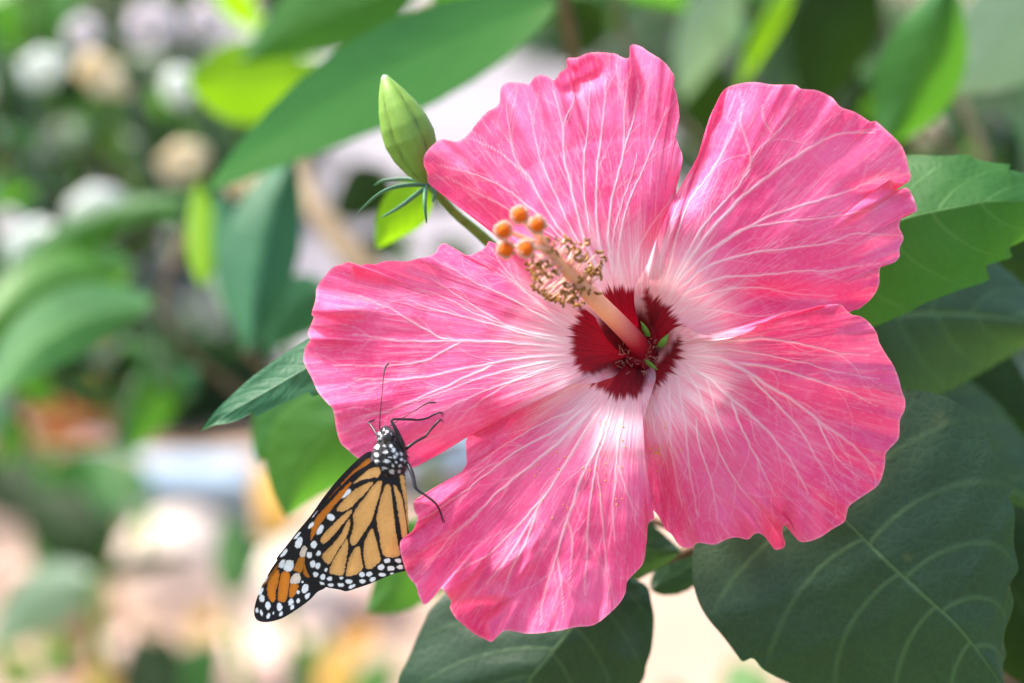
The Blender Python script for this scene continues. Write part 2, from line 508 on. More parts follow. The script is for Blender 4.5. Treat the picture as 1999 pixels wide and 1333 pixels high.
# ---- the shrub that bears the flower
def foot_of(px, py, d):
    p = W(px, py, d); return np.array([p[0] + .03, p[1] + .04, 0.0])

shrub = empty("hibiscus_shrub", foot_of(1600, 1090, 88), "hibiscus shrub with broad toothed dark leaves and a green bud around the pink flower", "shrub")
# leaf to the right of the upper petals
leaf_mesh("leaf", [(1560, 500, 42), (1660, 462, 40), (1765, 427, 38), (1880, 402, 38), (1960, 392, 40), (2120, 400, 52)],
          [(1560, 490, 42), (1590, 400, 48), (1660, 335, 50), (1765, 304, 48), (1831, 304, 46), (1889, 302, 46), (1906, 311, 46), (1942, 318, 46), (1974, 321, 46), (1967, 329, 46), (1999, 339, 48), (2040, 362, 52), (2120, 400, 52)],
          [(1560, 510, 42), (1590, 590, 46), (1640, 640, 46), (1695, 640, 44), (1765, 613, 42), (1806, 592, 41), (1868, 568, 41), (1930, 546, 43), (1924, 520, 43), (1975, 502, 45), (1967, 486, 45), (1999, 469, 47), (2050, 440, 52), (2120, 400, 52)],
          LEAF_MID, shrub, ns=140, nw=40, fold=.05, wave=1.0, nveins=6, seed=2, thick_mid=.5)
# big dark leaf under the lower petals
leaf_mesh("leaf", [(1560, 930, 30), (1653, 1019, 30), (1727, 1093, 29), (1801, 1161, 29), (1876, 1230, 30), (1950, 1329, 33), (2000, 1430, 38)],
          [(1565, 925, 34), (1580, 830, 38), (1650, 780, 36), (1720, 762, 33), (1764, 760, 31), (1814, 765, 30), (1863, 783, 29), (1907, 814, 29), (1932, 845, 29), (1927, 858, 29), (1944, 883, 29), (1976, 945, 30), (1970, 969, 30), (1981, 1000, 30), (1979, 1060, 31), (1988, 1112, 31), (1971, 1137, 31), (1979, 1174, 32), (1971, 1207, 32), (1956, 1238, 33), (1964, 1279, 34), (1947, 1316, 35), (1965, 1370, 37), (2000, 1430, 38)],
          [(1555, 935, 34), (1460, 930, 40), (1390, 985, 40), (1356, 1060, 38), (1352, 1124, 36), (1361, 1168, 35), (1380, 1205, 34), (1411, 1242, 34), (1439, 1279, 34), (1450, 1291, 34), (1470, 1285, 34), (1491, 1307, 34), (1535, 1331, 35), (1580, 1350, 36), (1620, 1390, 37), (1720, 1420, 38), (1850, 1425, 38), (2000, 1430, 38)],
          LEAF_DEEP, shrub, ns=200, nw=56, fold=.02, wave=.7, nveins=7, seed=5, thick_mid=.35)
# leaf under the bottom petal
leaf_mesh("leaf", [(1190, 1110, 58), (1150, 1180, 56), (1113, 1230, 55), (1070, 1285, 55), (1033, 1329, 56), (960, 1440, 62)],
          [(1195, 1108, 58), (1225, 1125, 60), (1262, 1143, 61), (1272, 1176, 60), (1277, 1211, 60), (1272, 1267, 60), (1262, 1298, 60), (1250, 1335, 62), (1180, 1400, 63), (960, 1440, 62)],
          [(1185, 1112, 58), (1080, 1080, 66), (960, 1090, 68), (853, 1174, 66), (826, 1220, 64), (797, 1285, 62), (778, 1333, 61), (780, 1400, 62), (860, 1440, 64), (960, 1440, 62)],
          LEAF_BLUE if False else LEAF_DEEP, shrub, ns=120, nw=40, fold=.12, wave=1.6, nveins=6, seed=8, thick_mid=.6)
# leaf left of the flower
leaf_mesh("leaf", [(720, 660, 38), (660, 690, 36), (600, 718, 34), (520, 764, 33), (452, 803, 33), (391, 842, 34)],
          [(720, 660, 38), (690, 720, 36), (650, 755, 35), (613, 773, 34), (600, 766, 34), (572, 779, 33), (545, 790, 33), (520, 803, 33), (500, 813, 33), (494, 804, 33), (470, 818, 33), (445, 826, 33), (415, 831, 33), (391, 842, 34)],
          [(720, 660, 38), (670, 635, 40), (635, 645, 40), (603, 661, 39), (565, 684, 38), (532, 706, 37), (484, 742, 36), (452, 771, 35), (419, 803, 34), (391, 842, 34)],
          LEAF_BLUE, shrub, ns=120, nw=28, fold=-.1, wave=1.0, nveins=8, seed=11, thick_mid=.6)
# further leaves of the same shrub, behind the petals
leaf(shrub, (1120, 1030), (1330, 1075), 150, LEAF_DEEP, 66, 74, .06, seed=12, fold=.2, ns=60, nw=14)
leaf(shrub, (1270, 1150), (1420, 1030), 80, LEAF_DEEP, 82, 92, .05, seed=13, fold=.2, ns=60, nw=14)
leaf(shrub, (1600, 640), (2060, 640), 330, LEAF_DEEP, 95, 115, -.06, seed=14, fold=.25, ns=80, nw=20)
leaf(shrub, (1760, 560), (2080, 860), 210, LEAF_OLIVE, 140, 150, .1, seed=15, fold=.3, ns=60, nw=14)
leaf(shrub, (1930, 480), (2080, 640), 150, LEAF_OLIVE, 130, 150, .0, seed=16, fold=.3, ns=60, nw=14)
leaf(shrub, (1720, 720), (2120, 1010), 260, LEAF_DEEP, 120, 140, .1, seed=17, fold=.3, ns=60, nw=14)
leaf(shrub, (1880, 980), (2120, 1400), 260, LEAF_OLIVE, 85, 100, .0, seed=18, fold=.3, ns=60, nw=14)
leaf(shrub, (1060, 1140), (1240, 1345), 150, LEAF_OLIVE, 80, 95, -.1, seed=19, fold=.3, ns=60, nw=14)
leaf(shrub, (700, 800), (560, 1010), 190, LEAF_FRESH, 150, 165, .12, seed=20, fold=.3, ns=60, nw=14)
leaf(shrub, (700, 760), (500, 900), 190, LEAF_MID, 190, 205, .12, seed=21, fold=.3, ns=60, nw=14)
leaf(shrub, (830, 1010), (715, 1195), 150, LEAF_FRESH, 140, 160, -.12, seed=22, fold=.3, ns=60, nw=14)
leaf(shrub, (840, 365), (735, 485), 92, LEAF_LIME, 95, 120, .06, seed=23, fold=.3, ns=60, nw=14)
stalk("branch", [(1240, 1125, 74), (1300, 1092, 78), (1380, 1065, 82), (1450, 1060, 84)], [9, 11, 12], STEM_BROWN, shrub)
stalk("branch", [(1450, 1060, 84), (1500, 980, 76), (1560, 930, 46)], [8, 7, 6], STEM_BROWN, shrub)
stalk("branch", [(1450, 1060, 84), (1490, 820, 90), (1560, 500, 50)], [9, 8, 6], STEM_BROWN, shrub)
stalk("branch", [(1450, 1060, 84), (1200, 980, 90), (950, 720, 80), (720, 660, 40)], [9, 8, 6], STEM_BROWN, shrub)
stalk("branch", [(1450, 1060, 84), (1520, 1075, 86), (1600, 1090, 88)], [9, 10], STEM_BROWN, shrub)
stalk_down(shrub, 1600, 1090, 88, 9, STEM_BROWN)

# ---- the bud
bud_axis = catmull(np.array([(836, 360, 22), (812, 300, 21), (786, 236, 20), (764, 184, 20), (749, 146, 21)], float), 60)
bs = np.linspace(0, 1, 60)
brad = np.interp(bs, [0, .05, .14, .28, .42, .55, .70, .84, .94, .985, 1], [7, 17, 33, 47, 53, 50, 40, 26, 13, 7, 2])
na = 60
ang = np.linspace(0, 2 * np.pi, na, endpoint=False)
bp = W(bud_axis[:, 0], bud_axis[:, 1], bud_axis[:, 2])
bt = np.gradient(bp, axis=0); bt /= np.linalg.norm(bt, axis=1)[:, None]
bn = np.cross(bt, FWD); bn /= np.linalg.norm(bn, axis=1)[:, None]
bb = np.cross(bt, bn)
tw = ang[None, :] + bs[:, None] * .5
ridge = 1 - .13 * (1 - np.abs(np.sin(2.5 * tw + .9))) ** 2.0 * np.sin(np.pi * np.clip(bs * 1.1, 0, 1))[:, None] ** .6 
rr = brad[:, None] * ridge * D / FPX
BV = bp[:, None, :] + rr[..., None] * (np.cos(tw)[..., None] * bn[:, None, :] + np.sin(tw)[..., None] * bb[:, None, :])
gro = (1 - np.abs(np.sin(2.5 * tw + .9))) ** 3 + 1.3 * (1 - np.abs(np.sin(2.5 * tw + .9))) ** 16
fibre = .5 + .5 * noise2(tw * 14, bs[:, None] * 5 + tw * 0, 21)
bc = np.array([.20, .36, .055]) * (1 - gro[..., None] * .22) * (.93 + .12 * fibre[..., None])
bc = bc * (1 - sstep(.93, 1, bs)[:, None, None]) + np.array([.30, .40, .27]) * sstep(.93, 1, bs)[:, None, None]
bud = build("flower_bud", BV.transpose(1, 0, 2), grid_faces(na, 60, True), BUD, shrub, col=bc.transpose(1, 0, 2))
bud["label"] = "plump pointed green bud with ribbed sepals"
def bract(pts, r):
    P = catmull(np.array(pts, float), 24)
    rad = np.interp(np.linspace(0, 1, 24), [0, .15, .5, .9, 1], [.7, 1, .9, .45, .12]) * r * D / FPX
    V, F = tube(W(P[:, 0], P[:, 1], P[:, 2]), rad, 8, .5)
    o = build("bract", V, F, BUD, bud, col=np.tile(np.array([.085, .235, .13]), (len(V), 1)))
bract([(836, 362, 20), (800, 361, 16), (765, 367, 14), (735, 382, 15), (697, 416, 20)], 6)
bract([(836, 362, 24), (812, 380, 26), (780, 404, 28), (742, 426, 32)], 5)
bract([(832, 364, 19), (829, 385, 15), (830, 410, 14), (833, 436, 16)], 9)
bract([(842, 364, 20), (850, 376, 19), (844, 395, 20)], 8)
bract([(838, 360, 28), (800, 350, 34), (750, 352, 36), (730, 362, 38)], 5)
stalk("pedicel", [(836, 359, 22), (862, 388, 26), (890, 418, 30), (917, 440, 33), (955, 474, 38), (1040, 560, 48), (1200, 760, 70)], [8, 9, 11, 12, 11, 10, 10], STEM_GREEN, shrub)

# ---- leaves and twigs of plants behind, out of focus
pl = empty("background_shrub", foot_of(900, 300, 561), "blurred shrub with one long blade-like green leaf slanting behind the green bud", "shrub", )
leaf(pl, (1085, 10), (402, 374), 185, LEAF_BLUE, 190, 235, .045, seed=31, fold=.7, ns=70, nw=16, peak=.42, dside=-20)
leaf(pl, (820, -40), (470, 120), 170, LEAF_MID, 357, 408, .05, seed=32, fold=.3, ns=50, nw=12)
leaf(pl, (660, 140), (362, 152), 165, LEAF_LIME, 544, 510, -.04, seed=33, fold=.15, ns=50, nw=12, peak=.6)
leaf(pl, (430, -60), (525, 65), 62, LEAF_LIME, 646, 680, .10, seed=34, fold=.2)
leaf(pl, (860, -60), (1030, 60), 150, LEAF_MID, 289, 306, .05, seed=35, fold=.2)
leaf(pl, (580, 150), (640, 120), 60, LEAF_LIME, 561, 561, .05, seed=351, fold=.2)
leaf(pl, (660, -50), (480, 30), 70, LEAF_OLIVE, 714, 731, .05, seed=352, fold=.2)
stalk("branch", [(1090, -60, 221), (1120, 200, 442), (1000, 520, 561), (1060, 860, 646)], [10, 14, 18], STEM_BROWN, pl)
stalk_down(pl, 1060, 860, 646, 12, STEM_BROWN)

pl = empty("background_shrub", foot_of(560, 700, 442), "blurred shrub with upright grey-green leaves and a tan stem", "shrub")
leaf(pl, (490, 690), (575, 300), 150, LEAF_BLUE, 323, 340, -.06, seed=41, fold=.7, ns=50, nw=12, peak=.5)
leaf(pl, (480, 690), (420, 370), 95, LEAF_BLUE, 365, 382, .06, seed=42, fold=.7, ns=50, nw=12, peak=.5)
leaf(pl, (395, 560), (385, 355), 66, LEAF_LIME, 391, 408, .03, seed=43, fold=.2, peak=.45)
leaf(pl, (640, 560), (520, 690), 120, LEAF_BLUE, 357, 365, .1, seed=44, fold=.25)
leaf(pl, (455, 400), (445, 620), 60, LEAF_PALE_GLOSS, 442, 442, .1, seed=45, fold=.25)
stalk("branch", [(575, 270, 714), (600, 370, 705), (640, 440, 697), (715, 530, 688), (850, 680, 680), (1040, 940, 663)], [16, 26, 33, 38, 42], STEM_TAN, pl)
stalk("branch", [(480, 690, 365), (560, 760, 493), (700, 900, 612), (900, 860, 666)], [7, 8, 9], STEM_BROWN, pl)
stalk_down(pl, 1040, 940, 663, 14, STEM_TAN)

pl = empty("background_shrub", foot_of(200, 700, 561), "blurred shrub with arching glossy leaves pointing down beside the orange flowers", "shrub")
leaf(pl, (300, 585), (-40, 790), 135, LEAF_MID, 476, 408, .12, seed=51, fold=.7, ns=50, nw=12, peak=.45, dside=15)
leaf(pl, (400, 385), (-20, 565), 62, LEAF_MID, 544, 561, .08, seed=52, fold=.7, ns=50, nw=12, peak=.5)
leaf(pl, (260, 520), (-80, 690), 130, LEAF_FRESH, 561, 510, .1, seed=53, fold=.7, ns=50, nw=12)
leaf(pl, (345, 715), (255, 890), 95, LEAF_MID, 612, 646, .05, seed=54, fold=.25)
leaf(pl, (250, 640), (420, 700), 80, LEAF_OLIVE, 646, 646, .05, seed=55, fold=.25)
leaf(pl, (270, 740), (262, 900), 30, LEAF_PALE_GLOSS, 680, 680, .05, seed=56, fold=.2)
leaf(pl, (140, 560), (20, 680), 46, LEAF_PALE_GLOSS, 595, 578, .05, seed=57, fold=.2)
stalk("branch", [(400, 385, 561), (320, 560, 561), (330, 640, 595), (430, 740, 646), (700, 900, 714), (1050, 960, 714)], [6, 8, 9], STEM_BROWN, pl)
stalk_down(pl, 1050, 960, 714, 10, STEM_BROWN)

pl = empty("background_shrub", foot_of(1700, 200, 561), "blurred shrub with hanging leaves and thin twigs above the upper petals", "shrub")
leaf(pl, (1850, -40), (1715, 290), 165, LEAF_MID, 255, 289, -.05, seed=61, fold=.7, ns=50, nw=14, peak=.5)
leaf(pl, (2120, -60), (1838, 178), 200, LEAF_PALE_GLOSS, 323, 357, .0, seed=62, fold=.1, ns=60, nw=14, peak=.5)
leaf(pl, (1700, -60), (1600, 240), 170, LEAF_OLIVE, 442, 476, .1, seed=63, fold=.2)
leaf(pl, (1640, -60), (1490, 240), 190, LEAF_DEEP, 510, 544, -.05, seed=64, fold=.2)
leaf(pl, (1548, -20), (1440, 180), 46, LEAF_LIME, 408, 425, .04, seed=65, fold=.3)
leaf(pl, (1440, -40), (1330, 200), 110, LEAF_PALE_GLOSS, 561, 595, .06, seed=66, fold=.2)
leaf(pl, (1180, -60), (1345, 22), 90, LEAF_FRESH, 442, 476, -.1, seed=67, fold=.2)
leaf(pl, (1500, -60), (1420, 60), 110, LEAF_FRESH, 714, 714, -.1, seed=68, fold=.2)
leaf(pl, (1980, 250), (1900, 330), 90, LEAF_OLIVE, 714, 714, -.1, seed=69, fold=.2)
leaf(pl, (1760, 170), (1640, 330), 130, LEAF_OLIVE, 646, 714, -.1, seed=70, fold=.2)
leaf(pl, (1320, 100), (1400, 330), 120, LEAF_OLIVE, 816, 884, -.1, seed=71, fold=.2)
leaf(pl, (1140, -20), (1090, 130), 120, LEAF_OLIVE, 816, 884, -.1, seed=72, fold=.2)
leaf(pl, (1860, 150), (1990, 190), 60, LEAF_OLIVE, 816, 884, -.1, seed=73, fold=.2)
stalk("twig", [(1862, 150, 510), (1890, 230, 518), (1925, 330, 527), (1960, 500, 544)], [9, 9, 10], STEM_TAN, pl)
stalk("twig", [(1700, -30, 544), (1790, 220, 561), (1860, 300, 578), (1960, 500, 544)], [6, 8, 9], STEM_BROWN, pl)
stalk("twig", [(1210, -40, 510), (1215, 60, 518), (1300, 200, 527), (1500, 420, 535), (1960, 500, 544)], [6, 7, 8], STEM_BROWN, pl)
stalk_down(pl, 1960, 500, 544, 9, STEM_BROWN)

# ---- thickets: many small leaves at the back of the bed, on branching twigs
def thicket(label, regions, foot, seed):
    r = np.random.default_rng(seed)
    fx, fy, fd = foot
    e = empty("thicket", foot_of(fx, fy, fd), label, "shrub")
    k = 0
    for (cx, cy, sx, sy, n, d0, d1, size, mats) in regions:
        for i in range(n):
            x, y = cx + r.uniform(-1, 1) * sx, cy + r.uniform(-1, 1) * sy
            dd = r.uniform(d0, d1); a = r.uniform(0, 2 * math.pi) if r.uniform() < .35 else r.normal(2.2, .6)
            ln = size * r.uniform(.7, 1.3); k += 1
            leaf(e, (x - math.cos(a) * ln / 2, y - math.sin(a) * ln / 2), (x + math.cos(a) * ln / 2, y + math.sin(a) * ln / 2), ln * r.uniform(.35, .55),
                 mats[r.integers(len(mats))], dd, dd + r.uniform(-60, 60), r.uniform(-.1, .1), seed=seed + k, fold=r.uniform(.1, .4), ns=18, nw=5, dside=r.uniform(-25, 25))
        stalk("branch", [(cx - sx * .6, cy - sy * .8, (d0 + d1) / 2), (cx, cy, (d0 + d1) / 2), ((cx + fx) / 2 + 20, (cy + fy) / 2, (d0 + d1 + 2 * fd) / 4), (fx, fy, fd)], [3, 5, 7], STEM_BROWN, e, n=16, ns=7)
    stalk_down(e, fx, fy, fd, 16, STEM_BROWN)
    return e
GD = [LEAF_OLIVE, LEAF_OLIVE, LEAF_DEEP, LEAF_DEEP, LEAF_MID]
GM = [LEAF_OLIVE, LEAF_DEEP, LEAF_MID, LEAF_MID, LEAF_FRESH, LEAF_BLUE]
thicket("dark leafy thicket dotted with white and cream flower-shaped sun glints", [(110, 240, 170, 80, 26, 900, 1300, 130, GD), (60, 40, 90, 50, 10, 1000, 1400, 120, GM), (300, 230, 60, 70, 9, 900, 1200, 120, GD), (20, 360, 60, 60, 7, 900, 1200, 120, GM), (250, 130, 60, 40, 6, 1000, 1200, 100, GD), (270, 330, 70, 40, 6, 900, 1100, 110, GD)], (-220, 520, 1250), 1100)
thicket("dark tangled thicket under the arching leaves", [(300, 455, 60, 40, 6, 700, 900, 90, GD), (230, 680, 110, 40, 12, 600, 900, 120, GD), (30, 800, 50, 70, 8, 700, 900, 120, GM), (300, 790, 70, 60, 8, 700, 900, 110, GM), (560, 840, 50, 40, 5, 420, 560, 110, GD), (20, 560, 50, 40, 5, 700, 900, 110, GD)], (-260, 900, 1000), 1200)
thicket("deep green thicket behind the upper petals", [(1580, 150, 130, 100, 18, 620, 900, 150, GD), (1480, 60, 80, 60, 8, 620, 900, 130, GM), (1120, 50, 60, 40, 6, 800, 1000, 100, GD), (1370, 300, 50, 60, 6, 700, 900, 110, GD), (1660, 250, 60, 50, 6, 600, 800, 110, GD), (1950, 290, 40, 40, 4, 700, 900, 80, GD)], (1500, 700, 1000), 1300)
thicket("shaded thicket behind the big dark leaf", [(1960, 620, 80, 130, 12, 300, 420, 150, GD), (1980, 880, 60, 140, 10, 260, 380, 150, GD)], (1900, 900, 420), 1400)
thicket("low green thicket among the garden flowers", [(200, 990, 90, 60, 9, 1500, 2000, 120, GM), (40, 1000, 60, 100, 9, 1500, 2000, 120, GM), (60, 1300, 60, 40, 4, 1400, 1700, 90, [LEAF_FRESH, LEAF_AMBER]), (300, 1300, 60, 30, 5, 1500, 1800, 90, GM), (640, 1290, 60, 40, 5, 1500, 1800, 80, [LEAF_AMBER, LEAF_FRESH, LEAF_MID])], (-180, 1300, 1900), 1500)

# ---- garden bed farther back: leafy plants, bushes, flowers, stones
def garden_plant(leaves, label, stem_r=6, group=None, name="garden_plant", cat="plant"):
    mx = sum(a[0][0] for a in leaves) / len(leaves); my = max(max(a[0][1], a[1][1]) for a in leaves); md = sum(a[4] for a in leaves) / len(leaves)
    e = empty(name, foot_of(mx, my, md), label, cat, group)
    for i, a in enumerate(leaves):
        leaf(e, a[0], a[1], a[2], a[3], a[4], a[4] + 40, .06 * (-1) ** i, seed=100 + i + int(mx), fold=.25, ns=24, nw=6)
        stalk("stem", [(a[0][0], a[0][1], a[4]), ((a[0][0] + mx) / 2, (a[0][1] + my) / 2 + 20, (a[4] + md) / 2), (mx, my + 60, md)], [3, 3], STEM_GREEN, e, n=8, ns=6)
    stalk_down(e, mx, my + 55, md, stem_r, STEM_GREEN)
    return e

garden_plant([((260, 1010), (170, 880), 130, LEAF_MID, 1500), ((200, 1060), (40, 960), 150, LEAF_OLIVE, 1450), ((240, 900), (60, 1060), 140, LEAF_MID, 1550), ((60, 1000), (-20, 850), 120, LEAF_OLIVE, 1500),
              ((120, 1120), (230, 1000), 110, LEAF_OLIVE, 1600)], "low plant with broad dark leaves beside the pale blue kerb stone")
garden_plant([((180, 1120), (-30, 1280), 120, LEAF_PALE_GLOSS, 1100), ((200, 1130), (380, 1090), 40, LEAF_OLIVE, 1200)], "single pale grey-green leaf slanting down past the rocks")
garden_plant([((450, 1160), (445, 990), 85, LEAF_MID, 1000), ((455, 1160), (520, 1060), 40, LEAF_OLIVE, 1100)], "small upright dark green sprig in front of the cream rock")
garden_plant([((300, 1390), (260, 1230), 130, LEAF_OLIVE, 1500), ((340, 1390), (440, 1250), 120, LEAF_MID, 1550), ((200, 1390), (180, 1300), 90, LEAF_AMBER, 1500)], "low dark green tuft growing between the rocks")
garden_plant([((560, 1010), (500, 900), 100, LEAF_AMBER, 1300), ((520, 1060), (590, 960), 60, LEAF_AMBER, 1350)], "amber yellow leaves behind the butterfly")
garden_plant([((640, 1380), (665, 1250), 80, LEAF_AMBER, 1500), ((700, 1390), (780, 1280), 80, LEAF_FRESH, 1500), ((600, 1390), (560, 1260), 70, LEAF_OLIVE, 1550)], "mixed yellow and green sprig below the butterfly wing")
garden_plant([((1470, 1390), (1420, 1290), 110, LEAF_FRESH, 900), ((1350, 1400), (1300, 1330), 50, LEAF_OLIVE, 900)], "small fresh green sprig on the pale path")
garden_plant([((900, 470), (880, 540), 90, LEAF_OLIVE, 900), ((760, 330), (640, 420), 120, LEAF_OLIVE, 800), ((800, 330), (900, 400), 90, LEAF_OLIVE, 850), ((700, 480), (820, 500), 60, LEAF_OLIVE, 850)], "dark green leaves behind the bud stalk")

def make_bush(base, h, rx, ry, n, leaf_len, mats_name, mat, label, seed, group=None):
    r = np.random.default_rng(seed)
    e = empty("bush", base, label, "bush", group)
    c = np.array(base) + np.array([0, 0, h * .55])
    u = r.normal(size=(n, 3)); u /= np.linalg.norm(u, axis=1)[:, None]
    rad = r.uniform(.35, 1.0, n) ** .6
    lump = 1 + .28 * np.sin(u[:, 0] * 5 + seed) * np.cos(u[:, 2] * 6 + seed)
    P = c + u * (rad * lump)[:, None] * np.array([rx, ry, h * .5])
    P[:, 2] = np.maximum(P[:, 2], .03)
    dirv = u + r.normal(size=(n, 3)) * .7 - np.array([0, 0, .25]); dirv /= np.linalg.norm(dirv, axis=1)[:, None]
    sidev = np.cross(dirv, r.normal(size=(n, 3))); sidev /= np.linalg.norm(sidev, axis=1)[:, None]
    up = np.cross(dirv, sidev)
    L = leaf_len * r.uniform(.6, 1.3, n)[:, None]; Wd = L * .28
    V = np.stack([P, P + dirv * L * .45 + sidev * Wd + up * L * .06, P + dirv * L * .5 - up * L * .03, P + dirv * L * .45 - sidev * Wd + up * L * .06, P + dirv * L], 1).reshape(-1, 3)
    k = np.arange(n)[:, None] * 5
    F = np.vstack([k + np.array([0, 1, 2]), k + np.array([1, 4, 2]), k + np.array([0, 2, 3]), k + np.array([2, 4, 3])])
    col = np.zeros((len(V), 3)); col[:, 1] = np.repeat(r.uniform(0, 1, n), 5)
    build("crown", V, F, mat, e, col=col, smooth=False)
    for i in range(5):
        a = r.uniform(0, 6.28)
        q = np.linspace(0, 1, 8)[:, None]
        tip = c + np.array([math.cos(a) * rx * .6, math.sin(a) * ry * .6, h * .2])
        Pp = np.array(base) * (1 - q) + tip * q + np.array([0, 0, .08]) * np.sin(q * np.pi) + np.array([0, 0, -.01])
        Vv, Ff = tube(Pp, np.linspace(.014, .004, 8), 7)
        build("stem", Vv, Ff, STEM_BROWN, e)
    return e

def far_material(name, a, b, t):
    M = Mat(name)
    _, _, var, _ = M.attr()
    return M.finish(M.mix(var, a, b), .45, .5, .25, t)
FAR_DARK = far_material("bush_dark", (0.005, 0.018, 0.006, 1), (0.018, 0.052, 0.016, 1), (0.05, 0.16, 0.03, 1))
FAR_MOSS = far_material("bush_moss", (0.016, 0.042, 0.008, 1), (0.045, 0.095, 0.020, 1), (0.15, 0.30, 0.04, 1))
FAR_MID = far_material("bush_mid", (0.030, 0.110, 0.035, 1), (0.070, 0.200, 0.070, 1), (0.12, 0.40, 0.05, 1))

for (px, py, h, rx, n, m, lab) in [
    (120, 560, .52, .36, 1500, FAR_DARK, "dense dark bush with white flower-shaped sun glints behind the arching leaves"),
    (420, 420, .40, .30, 1000, FAR_DARK, "dark rounded bush behind the long slanting leaf"),
    (-60, 260, .62, .40, 1300, FAR_MOSS, "mossy olive bush at the edge of the grey paving, beyond the flower-shaped sun glints"),
    (250, 160, .55, .34, 1000, FAR_MOSS, "small mossy bush on the grey paving, its top in the dark"),
    (90, 760, .22, .20, 700, FAR_DARK, "low dark bush around the orange flowers"),
    (1500, 330, .60, .50, 1500, FAR_DARK, "broad dark bush behind the upper petals"),
    (1850, 420, .50, .36, 1200, FAR_MID, "mid green bush behind the toothed leaf"),
    (1960, 900, .30, .26, 900, FAR_DARK, "low dark bush behind the big dark leaf"),
    (1120, 120, .40, .30, 800, FAR_MID, "green bush far behind the top petal"),
    (330, 820, .16, .16, 500, FAR_DARK, "low bush hugging the back of the pale blue kerb stone")]:
    b = ground_at(px, py); make_bush((b[0], b[1], 0), h, rx, rx, n, .085, "", m, lab, int(px) + 500)

# the planting goes on to both sides of what the photograph frames
for i, (x, y, h, w, m) in enumerate([(-1.25, 2.6, .9, .45, FAR_MID), (-1.9, 3.6, .8, .55, FAR_DARK), (-1.55, 4.7, .7, .5, FAR_MOSS), (-2.3, 6.0, .9, .6, FAR_DARK), (-3.0, 8.0, 1.0, .7, FAR_MID),
                                     (1.2, 2.4, .9, .45, FAR_DARK), (1.75, 3.5, .8, .5, FAR_MID), (1.9, 4.8, .8, .55, FAR_DARK), (2.4, 6.6, .9, .6, FAR_MOSS), (3.0, 8.4, 1.0, .7, FAR_MID)]):
    make_bush((x, y, 0), h, w, w, 1100, .10, "", m, "rounded leafy bush standing on open paving, away from the flower bed", 900 + i, "bushes around the paving")

# sun glints on leaves, built as added white and cream flower shapes
GLINT_WHITE = simple_material("glint_white", (0.82, 0.86, 0.82, 1), (0.88, 0.90, 0.87, 1), 60, .5, .3, 0, .001, .45)
GLINT_CREAM = simple_material("glint_cream", (0.85, 0.72, 0.50, 1), (0.88, 0.80, 0.64, 1), 60, .5, .3, 0, .001, .45)
FLOWER_GLINT_LILAC = simple_material("flower_glint_lilac", (0.72, 0.66, 0.72, 1), (0.80, 0.75, 0.80, 1), 60, .5, .3, 0, .001, .45)
BLOSSOM_ORANGE = simple_material("blossom_orange", (0.66, 0.12, 0.015, 1), (0.74, 0.22, 0.04, 1), 60, .6, .3, 0, .001, .2)
BLOSSOM_YELLOW = simple_material("blossom_yellow", (0.82, 0.58, 0.06, 1), (0.88, 0.68, 0.16, 1), 60, .6, .3, 0, .001, .2)

def petal_blob(c, ax, ln, wd, n=7):
    """One small cupped petal as a solid lens."""
    q = np.linspace(0, 1, n)
    P = c + ax * (ln * q)[:, None] + np.array([0, -.15, .1]) * (ln * np.sin(q * 3.1))[:, None] * .3
    return tube(P, wd * .5 * np.sin(np.pi * np.clip(q, .06, .97)) ** .7, 8, .35)

def glint_blossom(px, py, d, wpx, hpx, tilt, mat, label, group):  # adds flower shapes in place of sun glints on leaves
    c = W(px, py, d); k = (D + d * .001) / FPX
    e = empty("glint_blossom", c, label, "glint_blossom", group)
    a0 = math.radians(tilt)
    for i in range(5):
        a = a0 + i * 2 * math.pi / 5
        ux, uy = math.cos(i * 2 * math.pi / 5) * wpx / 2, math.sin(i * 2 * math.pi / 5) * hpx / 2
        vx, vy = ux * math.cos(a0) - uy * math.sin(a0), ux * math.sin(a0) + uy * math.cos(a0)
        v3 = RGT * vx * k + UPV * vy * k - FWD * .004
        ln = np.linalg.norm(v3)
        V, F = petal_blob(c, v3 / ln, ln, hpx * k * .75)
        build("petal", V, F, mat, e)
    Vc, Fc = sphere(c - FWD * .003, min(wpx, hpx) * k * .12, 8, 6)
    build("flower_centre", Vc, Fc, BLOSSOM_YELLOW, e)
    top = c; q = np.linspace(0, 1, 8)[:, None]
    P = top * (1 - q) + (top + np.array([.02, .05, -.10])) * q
    V, F = tube(P, .0015, 6); build("stalk", V, F, STEM_GREEN, e)

